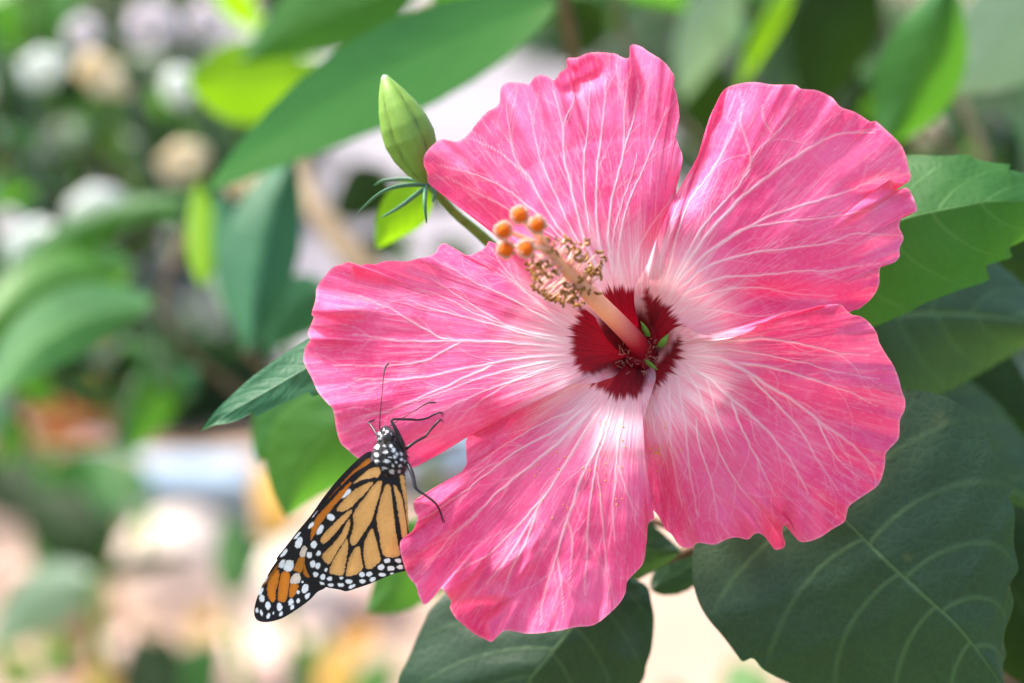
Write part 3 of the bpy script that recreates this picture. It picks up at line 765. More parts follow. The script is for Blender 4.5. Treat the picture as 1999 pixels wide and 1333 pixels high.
for (x, y, d, w, h, t, m, l) in [
    (85, 135, 800, 100, 74, 20, GLINT_WHITE, "white flower-shaped sun glint high in the dark bush, beside a cream one"),
    (200, 148, 800, 132, 74, -35, GLINT_CREAM, "long cream flower-shaped sun glint beside a white one in the dark bush"),
    (350, 172, 780, 62, 80, 0, GLINT_WHITE, "white flower-shaped sun glint half hidden behind the lime leaf"),
    (358, 318, 800, 110, 78, 25, GLINT_CREAM, "cream flower-shaped sun glint under the lime leaf"),
    (190, 415, 800, 130, 104, 25, GLINT_WHITE, "white flower-shaped sun glint above the arching leaves"),
    (72, 478, 800, 145, 92, 10, GLINT_WHITE, "largest white flower-shaped sun glint, behind the arching leaves"),
    (122, 528, 800, 74, 44, 25, GLINT_CREAM, "small cream flower-shaped sun glint resting on an arching leaf"),
    (478, 358, 600, 88, 52, 15, GLINT_CREAM, "cream flower-shaped sun glint at the tip of the long slanting leaf"),
    (300, 55, 850, 110, 100, 0, FLOWER_GLINT_LILAC, "pale lilac flower shape at the top of the dark bush"),
    (400, 45, 850, 84, 80, 10, FLOWER_GLINT_LILAC, "pale lilac flower shape above the lime leaf"),
    (165, 70, 870, 74, 74, 10, FLOWER_GLINT_LILAC, "faint lilac flower shape over the cream one"),
    (20, 440, 850, 60, 60, 10, FLOWER_GLINT_LILAC, "lilac flower shape beside the largest white sun glint"),
    (1380, 225, 900, 60, 66, 0, FLOWER_GLINT_LILAC, "pale lilac flower shape between the two upper petals"),
    (1790, 250, 700, 110, 90, -20, GLINT_CREAM, "cream flower shape beside the thin twigs"),
    (1934, 805, 500, 46, 40, 0, FLOWER_GLINT_LILAC, "small pale flower-shaped sun glint behind the big dark leaf")]:
    glint_blossom(x, y, d, w, h, t, m, l, None)

def garden_flower(px, py, dist_py, w, mat, label, group=None):
    g0 = ground_at(px, dist_py)
    dd = ((g0 - CAM) @ FWD - D) * 1000
    c = W(px, py, dd); k = (D + dd * .001) / FPX
    e = empty("garden_flower", (g0[0], g0[1], 0), label, "flower", group)
    for i in range(9):
        a = i * 2 * math.pi / 9
        v = (RGT * math.cos(a) + UPV * math.sin(a) * .75 - FWD * .2)
        V, F = petal_blob(c, v, w * k * .5, w * k * .35)
        build("petal", V, F, mat, e)
    V, F = sphere(c - FWD * w * k * .1, w * k * .16, 8, 6); build("flower_centre", V, F, BLOSSOM_YELLOW, e)
    q = np.linspace(0, 1, 8)[:, None]
    V, F = tube(c * (1 - q) + np.array([g0[0], g0[1], -.01]) * q, .003, 6); build("stem", V, F, STEM_GREEN, e)

for (x, y, dp, w, m, l) in [(110, 840, 900, 120, BLOSSOM_ORANGE, "largest orange flower over the low dark bush"),
                            (182, 835, 905, 62, BLOSSOM_ORANGE, "small round orange flower beside the largest one"),
                            (190, 715, 860, 84, BLOSSOM_ORANGE, "orange flower under the arching leaf"),
                            (275, 715, 865, 66, BLOSSOM_ORANGE, "orange flower farthest along under the arching leaf"),
                            (190, 890, 960, 100, FLOWER_GLINT_LILAC, "pale lilac flower below the orange flowers"),
                            (70, 915, 960, 80, FLOWER_GLINT_LILAC, "pale lilac flower half hidden by broad dark leaves"),
                            (402, 1222, 1300, 66, BLOSSOM_YELLOW, "round yellow flower at the foot of the cream rock"),
                            (170, 1060, 1200, 76, BLOSSOM_YELLOW, "pale yellow flower beside the kerb stone")]:
    garden_flower(x, y, dp, w, m, l)

ROCK_CREAM = simple_material("rock_cream", (0.62, 0.52, 0.45, 1), (0.72, 0.62, 0.55, 1), 14, .85, .2, .5, .01)
ROCK_PINK = simple_material("rock_pink", (0.54, 0.37, 0.31, 1), (0.64, 0.47, 0.40, 1), 14, .85, .2, .5, .01)
ROCK_TAN = simple_material("rock_tan", (0.34, 0.21, 0.11, 1), (0.44, 0.29, 0.18, 1), 14, .85, .2, .5, .01)
KERB = simple_material("kerb_blue_grey", (0.24, 0.33, 0.42, 1), (0.31, 0.41, 0.50, 1), 10, .7, .3, .3, .01)

def rock(px, py, wpx, hpx, mat, label, seed):
    g0 = ground_at(px, py); k = ((g0 - CAM) @ FWD) / FPX
    r = np.array([wpx * k * .5, wpx * k * .45, hpx * k * .62])
    V, F = sphere((0, 0, 0), 1, 28, 18)
    n = V / np.linalg.norm(V, axis=1)[:, None]
    f = 1 + .16 * noise2(n[:, 0] * 2 + 7 + seed, n[:, 1] * 2 + n[:, 2] * 2, seed) + .07 * noise2(n[:, 0] * 5 + seed, n[:, 1] * 5 + n[:, 2] * 5, seed + 1)
    n = np.sign(n) * np.abs(n) ** .8
    V = n * f[:, None] * r + np.array([g0[0], g0[1] + r[1], r[2] * .72])
    o = build("rock", V, F, mat, origin=(g0[0], g0[1] + r[1], 0))
    tag(o, label, "rock", "rocks along the garden bed")

rock(345, 1225, 215, 190, ROCK_CREAM, "tall cream rock with the dark sprig before it", 3)
rock(140, 1330, 170, 190, ROCK_TAN, "tan rock beside the pale slanting leaf", 4)
rock(560, 1265, 260, 150, ROCK_CREAM, "wide cream rock below the butterfly wing tip", 5)
rock(690, 1240, 200, 110, ROCK_PINK, "pinkish rock under the butterfly", 6)
rock(520, 1400, 300, 120, ROCK_PINK, "broad low pink rock on the pale path", 7)
rock(30, 1200, 90, 90, ROCK_PINK, "small pink rock at the end of the rock row", 8)
rock(250, 1360, 150, 90, ROCK_PINK, "small pink rock between the tan and cream ones", 9)
rock(240, 1130, 120, 120, ROCK_TAN, "tan rock leaning on the kerb stone", 10)

# pale blue kerb stone: chamfered block with a capping slab
def block(name, c, sx, sy, sz, ch, mat, parent=None, origin=None):
    x, y, z = sx / 2, sy / 2, sz
    prof = [(x, y)]
    ring = lambda e, zz: [(c[0] + a * (x - e), c[1] + b * (y - e), zz) for a, b in ((-1, -1), (1, -1), (1, 1), (-1, 1))]
    V = ring(ch, c[2]) + ring(0, c[2] + ch) + ring(0, c[2] + z - ch) + ring(ch, c[2] + z)
    F = [(3, 2, 1, 0), (12, 13, 14, 15)]
    for l in range(3):
        for i in range(4):
            k = (i + 1) % 4; F.append((l * 4 + i, l * 4 + k, l * 4 + 4 + k, l * 4 + 4 + i))
    return build(name, V, F, mat, parent, origin=origin, smooth=False)
g0 = ground_at(350, 1080); k = ((g0 - CAM) @ FWD) / FPX
kb = empty("kerb_stone", (g0[0], g0[1], 0), "pale blue-grey kerb stone with a lighter capping slab behind the cream rock", "kerb stone")
block("kerb_base", (g0[0], g0[1] + .06, 0), 290 * k, .10, 105 * k, .006, simple_material("kerb_grey", (0.22, 0.27, 0.27, 1), (0.29, 0.34, 0.34, 1), 12, .8, .2, .4, .01), kb)
block("capping_slab", (g0[0] + .01, g0[1] + .06, 105 * k - .002), 250 * k, .12, 55 * k, .008, KERB, kb)

# pale water basin seen through the gap between two petals
g0 = ground_at(870, 960); k = ((g0 - CAM) @ FWD) / FPX
rb = sphere((0, 0, 0), 1, 32, 20)
bs_ = rb[0] * np.array([.16, .14, .09]); bs_[:, 2] = np.maximum(bs_[:, 2], -.08) + .08
o = build("boulder", bs_ * (1 + .08 * noise2(rb[0][:, 0] * 2 + 9, rb[0][:, 1] * 2 + rb[0][:, 2] * 2, 77))[:, None] + np.array([g0[0], g0[1], 0]), rb[1], KERB, origin=(g0[0], g0[1], 0))
tag(o, "pale blue-grey boulder seen through the gap between the left and bottom petals", "boulder")

# ------------------------------------------------------------------ the flower
CX, CY = 1246.0, 688.0
RX, RY = 1222.0, 668.0        # centre of the red throat
zA = lambda p: zoom(p, 800, 60, .3751)
zC = lambda p: zoom(p, 1220, 130, .41265)
zD = lambda p: zoom(p, 1180, 570, .39752)
zE = lambda p: zoom(p, 760, 720, .42011)
zB = lambda p: zoom(p, 580, 440, .36008)

PETALS = {
 'A': dict(out=[(1212, 690), (1190, 668), (1172, 640), (1152, 600), (1120, 560), (1070, 520), (1010, 478), (969, 450), (924, 422), (882, 390), (839, 360), (834, 338), (827, 319), (830, 300), (845, 283), (862, 272), (892, 276), (912, 264), (931, 240), (950, 219), (973, 204), (978, 172), (991, 161), (1017, 161), (1033, 163), (1044, 150), (1059, 146), (1074, 152), (1083, 156), (1093, 142), (1106, 131), (1107, 114), (1126, 112), (1154, 102), (1198, 104), (1213, 111), (1228, 112), (1231, 88), (1250, 90), (1265, 100), (1291, 116), (1303, 128), (1317, 150), (1310, 158), (1320, 180), (1325, 214), (1325, 233), (1313, 244), (1318, 266), (1331, 300), (1331, 323), (1323, 345), (1320, 375), (1322, 420), (1318, 490), (1305, 560), (1285, 620), (1266, 665)],
           over=[(1212, 690), (1190, 668), (1172, 640), (1152, 600), (1120, 560)],
           veins=[(zA([(960, 1230), (820, 1080), (700, 910), (620, 760), (540, 640), (505, 400)]), 3.6), (zA([(960, 1230), (870, 1080), (780, 900), (700, 720), (650, 550), (615, 380)]), 3.0),
                  (zA([(1000, 1300), (890, 1020), (840, 820), (800, 640), (795, 510), (745, 310)]), 4.0), (zA([(795, 510), (830, 420), (865, 320)]), 1.6), (zA([(1020, 1300), (980, 1050), (970, 850), (990, 600), (1010, 420), (1020, 220)]), 3.8),
                  (zA([(1050, 1290), (1035, 1050), (1060, 850), (1110, 640), (1115, 400), (1150, 200)]), 3.6), (zA([(1080, 1280), (1090, 1100), (1120, 950), (1180, 800), (1250, 640), (1340, 400)]), 3.0), (zA([(1150, 1250), (1210, 1090), (1280, 980), (1380, 860)]), 2.4),
                  (zA([(940, 1230), (720, 1010), (560, 870), (400, 770), (150, 700)]), 3.0), (zA([(930, 1240), (760, 1080), (600, 990), (420, 880), (180, 760)]), 2.2), (zA([(935, 1050), (912, 850), (905, 700), (930, 500), (935, 250)]), 2.2), (zA([(1110, 640), (1165, 450), (1190, 250)]), 2.0),
                  (zA([(1060, 1280), (1060, 1080), (1105, 900), (1150, 780), (1180, 640)]), 2.2), (zA([(620, 760), (450, 620), (300, 560)]), 1.8)],
           tilt=(.10, .02), back=9, ruff=1.0),
 'C': dict(out=[(1258, 668), (1250, 640), (1242, 608), (1238, 585), (1241, 560), (1250, 540), (1265, 512), (1278, 474), (1294, 437), (1310, 399), (1323, 373), (1356, 316), (1377, 270), (1381, 241), (1397, 204), (1414, 175), (1439, 164), (1472, 160), (1509, 165), (1550, 165), (1565, 173), (1595, 176), (1624, 190), (1641, 208), (1670, 219), (1699, 237), (1709, 236), (1728, 252), (1756, 279), (1767, 299), (1773, 324), (1778, 345), (1771, 356), (1746, 355), (1741, 346), (1743, 366), (1752, 370), (1771, 367), (1783, 386), (1790, 411), (1773, 415), (1759, 427), (1756, 444), (1764, 464), (1756, 485), (1756, 501), (1744, 513), (1723, 516), (1717, 530), (1716, 555), (1703, 580), (1678, 602), (1659, 609), (1600, 650), (1500, 685), (1400, 692), (1330, 690), (1275, 690)],
           over=[(1258, 668), (1250, 640), (1242, 608), (1238, 585), (1241, 560), (1250, 540)],
           veins=[(zC([(210, 1030), (330, 820), (430, 680), (540, 560), (620, 410), (700, 330), (810, 210)]), 3.6), (zC([(220, 1020), (380, 810), (520, 650), (700, 500), (850, 400), (1000, 320), (1180, 310)]), 5.0),
                  (zC([(240, 1020), (400, 870), (560, 770), (700, 700), (860, 650), (1050, 590), (1300, 480)]), 4.2), (zC([(250, 1050), (400, 940), (560, 890), (760, 860), (930, 840), (1100, 790), (1310, 800)]), 3.4),
                  (zC([(260, 1080), (450, 1000), (620, 990), (800, 970), (1000, 960), (1200, 930)]), 3.0), (zC([(270, 1110), (450, 1060), (640, 1045), (800, 1075), (1000, 1085)]), 2.2), (zC([(190, 1030), (230, 850), (300, 640), (380, 530), (470, 390), (540, 250)]), 3.0),
                  (zC([(160, 1050), (180, 850), (250, 650), (320, 500)]), 2.2), (zC([(430, 860), (600, 760), (900, 720), (1150, 680)]), 2.4), (zC([(540, 560), (600, 440), (545, 260), (560, 160)]), 1.6), (zC([(700, 330), (660, 250), (655, 180)]), 1.3), (zC([(270, 1150), (420, 1150), (600, 1180), (780, 1160)]), 1.8)],
           tilt=(-.02, .05), back=6, ruff=.9),
 'D': dict(out=[(1278, 690), (1296, 668), (1312, 645), (1324, 637), (1341, 639), (1356, 648), (1379, 655), (1403, 663), (1430, 659), (1458, 650), (1482, 634), (1510, 620), (1538, 609), (1574, 603), (1605, 596), (1639, 594), (1651, 604), (1663, 614), (1681, 618), (1697, 630), (1711, 649), (1717, 669), (1731, 693), (1744, 713), (1754, 737), (1760, 761), (1767, 781), (1766, 800), (1757, 820), (1756, 844), (1752, 860), (1730, 884), (1728, 904), (1724, 924), (1713, 948), (1681, 971), (1659, 987), (1653, 1003), (1648, 1019), (1625, 1033), (1601, 1049), (1573, 1058), (1556, 1053), (1546, 1027), (1540, 1021), (1529, 1029), (1528, 1043), (1533, 1059), (1530, 1069), (1514, 1073), (1506, 1065), (1494, 1049), (1482, 1041), (1472, 1043), (1460, 1053), (1438, 1049), (1418, 1053), (1395, 1063), (1363, 1060), (1349, 1070), (1327, 1065), (1311, 1043), (1299, 1033), (1285, 1007), (1269, 985), (1250, 930), (1238, 860), (1236, 800), (1240, 740)],
           over=[(1278, 690), (1296, 668), (1312, 645), (1324, 637), (1341, 639), (1356, 648)],
           veins=[(zD([(370, 300), (560, 245), (700, 232), (830, 230), (1000, 262), (1150, 295), (1300, 310)]), 3.8), (zD([(660, 350), (760, 360), (870, 385), (1030, 430), (1200, 490), (1340, 560)]), 3.0),
                  (zD([(370, 310), (560, 330), (660, 370), (800, 455), (930, 535), (1040, 620), (1200, 740), (1330, 860)]), 5.4), (zD([(370, 330), (500, 420), (620, 520), (750, 630), (850, 740), (930, 850), (1000, 990)]), 4.6),
                  (zD([(360, 340), (440, 450), (500, 600), (560, 770), (640, 920), (750, 1060)]), 3.4), (zD([(340, 360), (375, 530), (400, 700), (420, 900), (460, 1100)]), 3.2), (zD([(310, 390), (320, 600), (330, 800), (380, 1050)]), 2.4), (zD([(620, 520), (680, 680), (760, 840), (840, 1000)]), 2.8),
                  (zD([(700, 400), (830, 530), (960, 680), (1050, 830), (1150, 980)]), 3.0), (zD([(290, 410), (255, 560), (240, 700)]), 1.8), (zD([(480, 400), (520, 480), (570, 650), (640, 800)]), 2.4), (zD([(1040, 620), (1120, 780), (1250, 920)]), 2.2), (zD([(420, 300), (620, 285), (900, 330), (1150, 390), (1350, 430)]), 2.2),
                  (zD([(450, 620), (470, 760), (520, 920), (560, 1130)]), 2.2)],
           tilt=(-.05, -.04), back=5, ruff=1.2),
 'E': dict(out=[(1272, 705), (1280, 728), (1278, 748), (1266, 785), (1252, 840), (1254, 900), (1262, 950), (1268, 985), (1277, 1012), (1266, 1022), (1262, 1060), (1256, 1098), (1239, 1119), (1224, 1136), (1221, 1157), (1209, 1178), (1188, 1199), (1159, 1220), (1125, 1224), (1096, 1230), (1062, 1235), (1029, 1237), (999, 1232), (983, 1232), (968, 1245), (959, 1253), (945, 1247), (928, 1239), (907, 1222), (890, 1207), (878, 1186), (880, 1174), (862, 1148), (853, 1158), (830, 1180), (817, 1163), (812, 1144), (796, 1123), (787, 1098), (781, 1073), (783, 1054), (798, 1045), (808, 1031), (815, 1010), (808, 993), (810, 976), (836, 968), (865, 951), (890, 932), (909, 909), (910, 888), (909, 863), (917, 846), (938, 822), (985, 775), (1050, 735), (1130, 712), (1200, 700)],
           over=[(1272, 705), (1280, 728), (1278, 748), (1266, 785)],
           veins=[(zE([(1100, 150), (1070, 320), (1055, 480), (1040, 640), (1050, 800)]), 3.4), (zE([(1050, 160), (1000, 320), (960, 450), (930, 650), (920, 850), (910, 1050)]), 3.4),
                  (zE([(1030, 160), (970, 350), (890, 520), (830, 700), (780, 860), (720, 1050), (700, 1190)]), 4.6), (zE([(990, 170), (880, 340), (780, 500), (690, 650), (580, 830), (450, 1000)]), 4.2),
                  (zE([(960, 170), (820, 310), (680, 430), (520, 560), (400, 680), (280, 790), (150, 960)]), 4.0), (zE([(930, 170), (760, 290), (600, 380), (440, 500), (280, 620), (150, 700)]), 3.2), (zE([(880, 180), (700, 260), (540, 350), (430, 430)]), 2.4),
                  (zE([(830, 700), (850, 800), (840, 980)]), 1.8), (zE([(750, 560), (640, 680), (480, 850), (300, 950)]), 3.0), (zE([(1060, 440), (1100, 560), (1150, 680)]), 2.0), (zE([(690, 650), (640, 800), (560, 950), (520, 1080)]), 2.6), (zE([(970, 480), (990, 700), (1010, 950)]), 1.8), (zE([(780, 860), (800, 1000), (810, 1150)]), 1.8)],
           tilt=(.10, .05), back=-1, ruff=1.5),
 'B': dict(out=[(1218, 716), (1200, 734), (1184, 740), (1168, 746), (1146, 749), (1090, 750), (1030, 766), (985, 792), (938, 825), (904, 840), (875, 852), (846, 865), (832, 869), (828, 890), (818, 906), (808, 912), (770, 918), (730, 910), (695, 892), (677, 876), (665, 865), (657, 840), (650, 800), (638, 786), (620, 764), (609, 739), (596, 714), (592, 699), (596, 678), (605, 663), (601, 649), (612, 620), (608, 613), (616, 584), (618, 562), (630, 543), (648, 523), (666, 516), (684, 513), (687, 546), (697, 524), (713, 515), (731, 516), (749, 510), (774, 509), (792, 510), (814, 505), (846, 496), (857, 480), (868, 475), (882, 483), (893, 494), (915, 498), (936, 490), (949, 480), (954, 471), (965, 474), (985, 480), (1030, 490), (1090, 530), (1150, 590), (1200, 650), (1222, 675)],
           over=[(1218, 716), (1200, 734), (1184, 740), (1168, 746), (1146, 749)],
           veins=[(zB([(1500, 620), (1300, 590), (1130, 540), (960, 480), (820, 400), (650, 340)]), 3.4), (zB([(1490, 640), (1250, 590), (1000, 520), (760, 460), (640, 430)]), 4.0),
                  (zB([(1490, 665), (1200, 640), (900, 625), (600, 630), (300, 590)]), 4.0), (zB([(1490, 700), (1250, 715), (1080, 745), (880, 780), (650, 830), (300, 835)]), 4.2), (zB([(1080, 745), (900, 830), (700, 920), (500, 1000), (330, 1040)]), 3.2),
                  (zB([(1450, 560), (1250, 450), (1080, 360), (940, 300), (800, 200)]), 3.2), (zB([(1430, 520), (1250, 370), (1120, 230), (1050, 120)]), 2.6), (zB([(1480, 720), (1250, 760), (1080, 800), (850, 880), (620, 960)]), 3.0), (zB([(1470, 740), (1150, 850), (950, 930), (780, 1010)]), 3.0),
                  (zB([(850, 626), (740, 590), (500, 450), (330, 380)]), 2.4), (zB([(1450, 760), (1200, 840), (1000, 950), (850, 1080)]), 2.2), (zB([(900, 625), (700, 730), (480, 760), (200, 760)]), 2.2), (zB([(1400, 500), (1200, 330), (1090, 230)]), 2.0), (zB([(1130, 540), (900, 400), (720, 280)]), 2.0)],
           tilt=(.02, .02), back=6, ruff=1.1),
}

def stamp_veins(canvas, P, w0, w1, amp0, amp1):
    n = len(P)
    for i in range(n):
        f = i / max(1, n - 1)
        w = w0 + (w1 - w0) * f; a = (amp0 + (amp1 - amp0) * f) * min(1.0, .35 + i / 30)
        r = int(w * 1.6 + 2); x, y = P[i]
        x0, y0 = int(x) - r, int(y) - r
        if x0 < 0 or y0 < 0 or x0 + 2 * r + 1 >= canvas.shape[1] or y0 + 2 * r + 1 >= canvas.shape[0]: continue
        g = np.arange(2 * r + 1)
        dx = (g + x0 - x)[None, :]; dy = (g + y0 - y)[:, None]
        v = a * np.exp(-(dx * dx + dy * dy) / (w * w * .55))
        sl = canvas[y0:y0 + 2 * r + 1, x0:x0 + 2 * r + 1]
        np.maximum(sl, v, out=sl)

def make_vein_canvas(spec, seed):
    r = np.random.default_rng(seed)
    cv = np.zeros((1334, 2000), np.float32)
    todo = []
    for P, w in spec['veins']:
        Q = resample(catmull(P, 200), int(np.linalg.norm(np.diff(P, axis=0), axis=1).sum()))
        wig = noise1(np.arange(len(Q)) / 26, seed + int(P[0, 0]) % 97) * 2.2
        T = np.gradient(Q, axis=0); N = np.stack([-T[:, 1], T[:, 0]], 1)
        Q = Q + N * wig[:, None]
        stamp_veins(cv, Q, w * 1.05, max(1.3, w * .42), .88, .42)
        todo.append((Q, w, 0))
    while todo:
        Q, w, lev = todo.pop()
        m = len(Q)
        nb = max(1, int(m / (44 if lev == 0 else 90)))
        for s in r.uniform(.14, .95, nb):
            i = int(s * (m - 2)); t = Q[i + 1] - Q[i]; t /= np.linalg.norm(t) + 1e-9
            sg = r.choice([-1, 1]); a = sg * math.radians(r.uniform(9, 26))
            dirn = np.array([t[0] * math.cos(a) - t[1] * math.sin(a), t[0] * math.sin(a) + t[1] * math.cos(a)])
            ln = int(r.uniform(50, 170) * (1 if lev == 0 else .55))
            pos = Q[i].copy(); out = []
            turn = -sg * math.radians(r.uniform(.04, .22)); jit = r.normal(0, .014)
            for k in range(ln):
                c, s_ = math.cos(turn + jit), math.sin(turn + jit)
                if k % 12 == 0: jit = r.normal(0, .016)
                dirn = np.array([dirn[0] * c - dirn[1] * s_, dirn[0] * s_ + dirn[1] * c])
                pos = pos + dirn; out.append(pos.copy())
            out = np.array(out)
            w2 = max(1.15, w * .38)
            stamp_veins(cv, out, w2, 1.0, .40 if lev == 0 else .24, .08)
            if lev < 1: todo.append((out, w2, lev + 1))
    return cv

def sample(cv, x, y):
    x = np.clip(x, 0, cv.shape[1] - 2.001); y = np.clip(y, 0, cv.shape[0] - 2.001)
    xi = x.astype(int); yi = y.astype(int); fx = x - xi; fy = y - yi
    return (cv[yi, xi] * (1 - fx) + cv[yi, xi + 1] * fx) * (1 - fy) + (cv[yi + 1, xi] * (1 - fx) + cv[yi + 1, xi + 1] * fx) * fy

flower = empty("hibiscus_flower", W(1246, 690, 60), "large open pink hibiscus flower with white veins and dark red throat", "flower")
PD = {}
NU, NT = 520, 230
for pi_, (key, sp) in enumerate(PETALS.items()):
    O = resample(catmull(sp['out'], 3000), NU)
    Sm = blur_line(O, 34)
    t = np.linspace(0, 1, NT) ** .85
    t[0] = .02
    base = np.array([CX, CY])
    wt = sstep(.62, 1.0, t)
    X = base + t[None, :, None] * (Sm[:, None, :] - base) + wt[None, :, None] * (O - Sm)[:, None, :]
    px, py = X[..., 0], X[..., 1]
    dx, dy = px - CX, py - CY
    r = np.hypot(dx, dy)
    mdir = np.array([O[:, 0].mean() - CX, O[:, 1].mean() - CY]); mdir /= np.linalg.norm(mdir)
    # signed angle from the petal's middle line; negative on the edge that lies over its neighbour
    ang_ = np.arctan2(mdir[0] * dy - mdir[1] * dx, mdir[0] * dx + mdir[1] * dy)
    u = np.linspace(0, 1, NU)[:, None] + 0 * r
    T_ = t[None, :] + 0 * r
    d = 25 * np.exp(-(r / 92) ** 1.55)
    # contorted overlap: the first margin in front, the last one behind
    d += 5.2 * np.clip(ang_, -1.1, 1.1) * sstep(10, 170, r) * (1 - .25 * sstep(350, 620, r))
    d += -sp['tilt'][0] * dx * .117 * .6 - sp['tilt'][1] * dy * .117
    Rr = np.clip((r - 160) / 430, 0, None)
    d += sp['back'] * Rr ** 2
    d -= 3.0 * np.sin(np.pi * np.clip(r / 420, 0, 1)) * np.cos(ang_ * 1.4)      # gentle belly towards the viewer
    # long folds that fan out and grow towards the rim
    rim = T_ ** 3
    d += sp['ruff'] * (2.4 * noise1(u * 9 + pi_ * 3, 40 + pi_, 1) * T_ ** 2.2 + 1.7 * noise1(u * 24, 60 + pi_, 1) * rim * T_ + 1.1 * noise1(u * 58, 80 + pi_, 2) * T_ ** 9)
    d += .16 * noise1(u * 90 + T_ * 2, 90 + pi_) * T_ + .25 * noise2(px / 30, py / 30, 7 + pi_)
    # where the rim is notched the tissue is gathered into a fold
    dent = np.linalg.norm(O - base, axis=1) - np.linalg.norm(Sm - base, axis=1)
    d += (.16 * np.clip(dent, -28, 28))[:, None] * sstep(.72, 1, t)[None, :] * sp['ruff']
    if key == 'E':
        # lower left corner of the bottom petal: gathered, curled towards the viewer
        q = np.exp(-(((px - 900) / 120) ** 2 + ((py - 1140) / 90) ** 2))
        d += 5.5 * q * np.sin((px * .55 + py * .85 - 200) / 26) * .6
        d -= 9 * sstep(1010, 800, px) * sstep(900, 1080, py)
        flap = poly_sdf(px, py, [(866, 1160), (905, 1169), (960, 1164), (1000, 1168), (978, 1195), (950, 1213), (960, 1260), (860, 1210)])
        d += 4.5 * sstep(5, -16, flap)
        q = np.exp(-(((px - 930) / 130) ** 2 + ((py - 1110) / 70) ** 2))
        d += 1.9 * q * noise2((px * .8 + py * .6) / 15, (px * .6 - py * .8) / 70, 33) 
    if key == 'D':
        q = np.exp(-((px - 1530) / 70) ** 2) * sstep(880, 1050, py)
        d += 4.0 * q * np.sin((px - 1500) / 15)
        q = np.exp(-((px - 1288) / 26) ** 2) * sstep(860, 920, py) * sstep(1060, 960, py)
        d += 4 * q
    if key == 'C':
        q = sstep(90, 20, np.hypot(px - 1400, py - 190) ) * 0
        lx = line_dist(px, py, [(1323, 373), (1377, 270), (1414, 175)])
        d += 8 * np.exp(-(lx / 34) ** 2)
        q = np.exp(-(((px - 1730) / 60) ** 2 + ((py - 372) / 22) ** 2)); d += 6 * q
        q = np.exp(-((py - (575 + (px - 1400) * .06)) / 24) ** 2) * sstep(1400, 1550, px); d += 4.5 * q
    if key == 'A':
        lx = line_dist(px, py, [(969, 450), (839, 360)]); d += 7 * np.exp(-(lx / 38) ** 2)
        lx = line_dist(px, py, [(1110, 165), (1160, 140)]); d += 4 * np.exp(-(lx / 18) ** 2)
        lx = line_dist(px, py, [(1325, 370), (1290, 470)]); d += 4 * np.exp(-(lx / 30) ** 2)
    if key == 'B':
        lx = line_dist(px, py, [(938, 830), (828, 880)]); d += 6 * np.exp(-(lx / 36) ** 2)
        d += 3 * np.exp(-(((px - 650) / 50) ** 2 + ((py - 625) / 30) ** 2)) * np.sin((py - 620) / 9)
        d += 5 * sstep(820, 900, py)
    cv = make_vein_canvas(sp, 300 + pi_)
    vein = sample(cv, px, py)
    d -= .22 * vein * T_
    angr = np.arctan2(py - RY, px - RX); rr_ = np.hypot(px - RX, py - RY)
    jag = 9 * noise1(angr * 22, 11 + pi_, 2) + 14 * np.abs(noise1(angr * 46 + 3, 17 + pi_, 2)) ** 1.3
    over_d = line_dist(px, py, sp['over'])
    marg = sstep(10, 24, over_d + 4 * noise1(r / 7, 5 + pi_))
    throat = (1 - sstep(-7, 7, rr_ - 104 - jag)) * np.maximum(marg, 1 - sstep(52, 80, rr_))
    pale = (1 - sstep(120, 285, rr_ + 40 * noise1(angr * 20, 23 + pi_))) * .95
    pale = np.maximum(pale, (1 - marg) * .9)
    pale = np.maximum(pale, .28 * sstep(.988, 1, T_))  # edge highlight painted as a pale line along the rim
    veinm = vein * (1 - .0 * throat) * sstep(.03, .25, T_)
    col = np.stack([np.clip(veinm, 0, 1) * .95, throat, pale], -1)
    V = W(px, py, d)
    o = build("petal", V, grid_faces(NU, NT), PETAL, flower, col=col, uv=np.stack([np.arctan2(dy, dx) / 2 / np.pi + .5 if False else u * 1.0, T_], -1))
    PD[key] = (px.ravel(), py.ravel(), d.ravel())

def petal_depth(key, x, y):
    a, b, d = PD[key]
    i = np.argmin((a - x) ** 2 + (b - y) ** 2); return float(d[i])

# pistil: staminal column, style arms, stigmas, stamens
colp = catmull(np.array([(1262, 694, 22), (1240, 664, 10), (1205, 628, -2), (1165, 588, -13), (1120, 540, -23), (1080, 498, -30), (1064, 478, -33)], float), 60)
cs = np.linspace(0, 1, 60)
crad = np.interp(cs, [0, .08, .2, .45, .7, .88, 1], [25, 21, 19, 17.5, 15, 11, 8]) * D / FPX
V, F = tube(W(colp[:, 0], colp[:, 1], colp[:, 2]), crad, 20)
cc = np.stack([np.interp(cs, [0, .14, .24, .42, .8, 1], v) for v in ([.38, .62, .80, .92, .93, .92], [.004, .02, .20, .52, .50, .62], [.025, .05, .20, .34, .33, .44])], -1)
column = build("staminal_column", V, F, PISTIL, flower, col=np.repeat(cc, 20, 0))
stig = [(1015, 420, -43), (1049, 439, -44), (983, 450, -42), (988, 487, -40), (1027, 486, -44)]
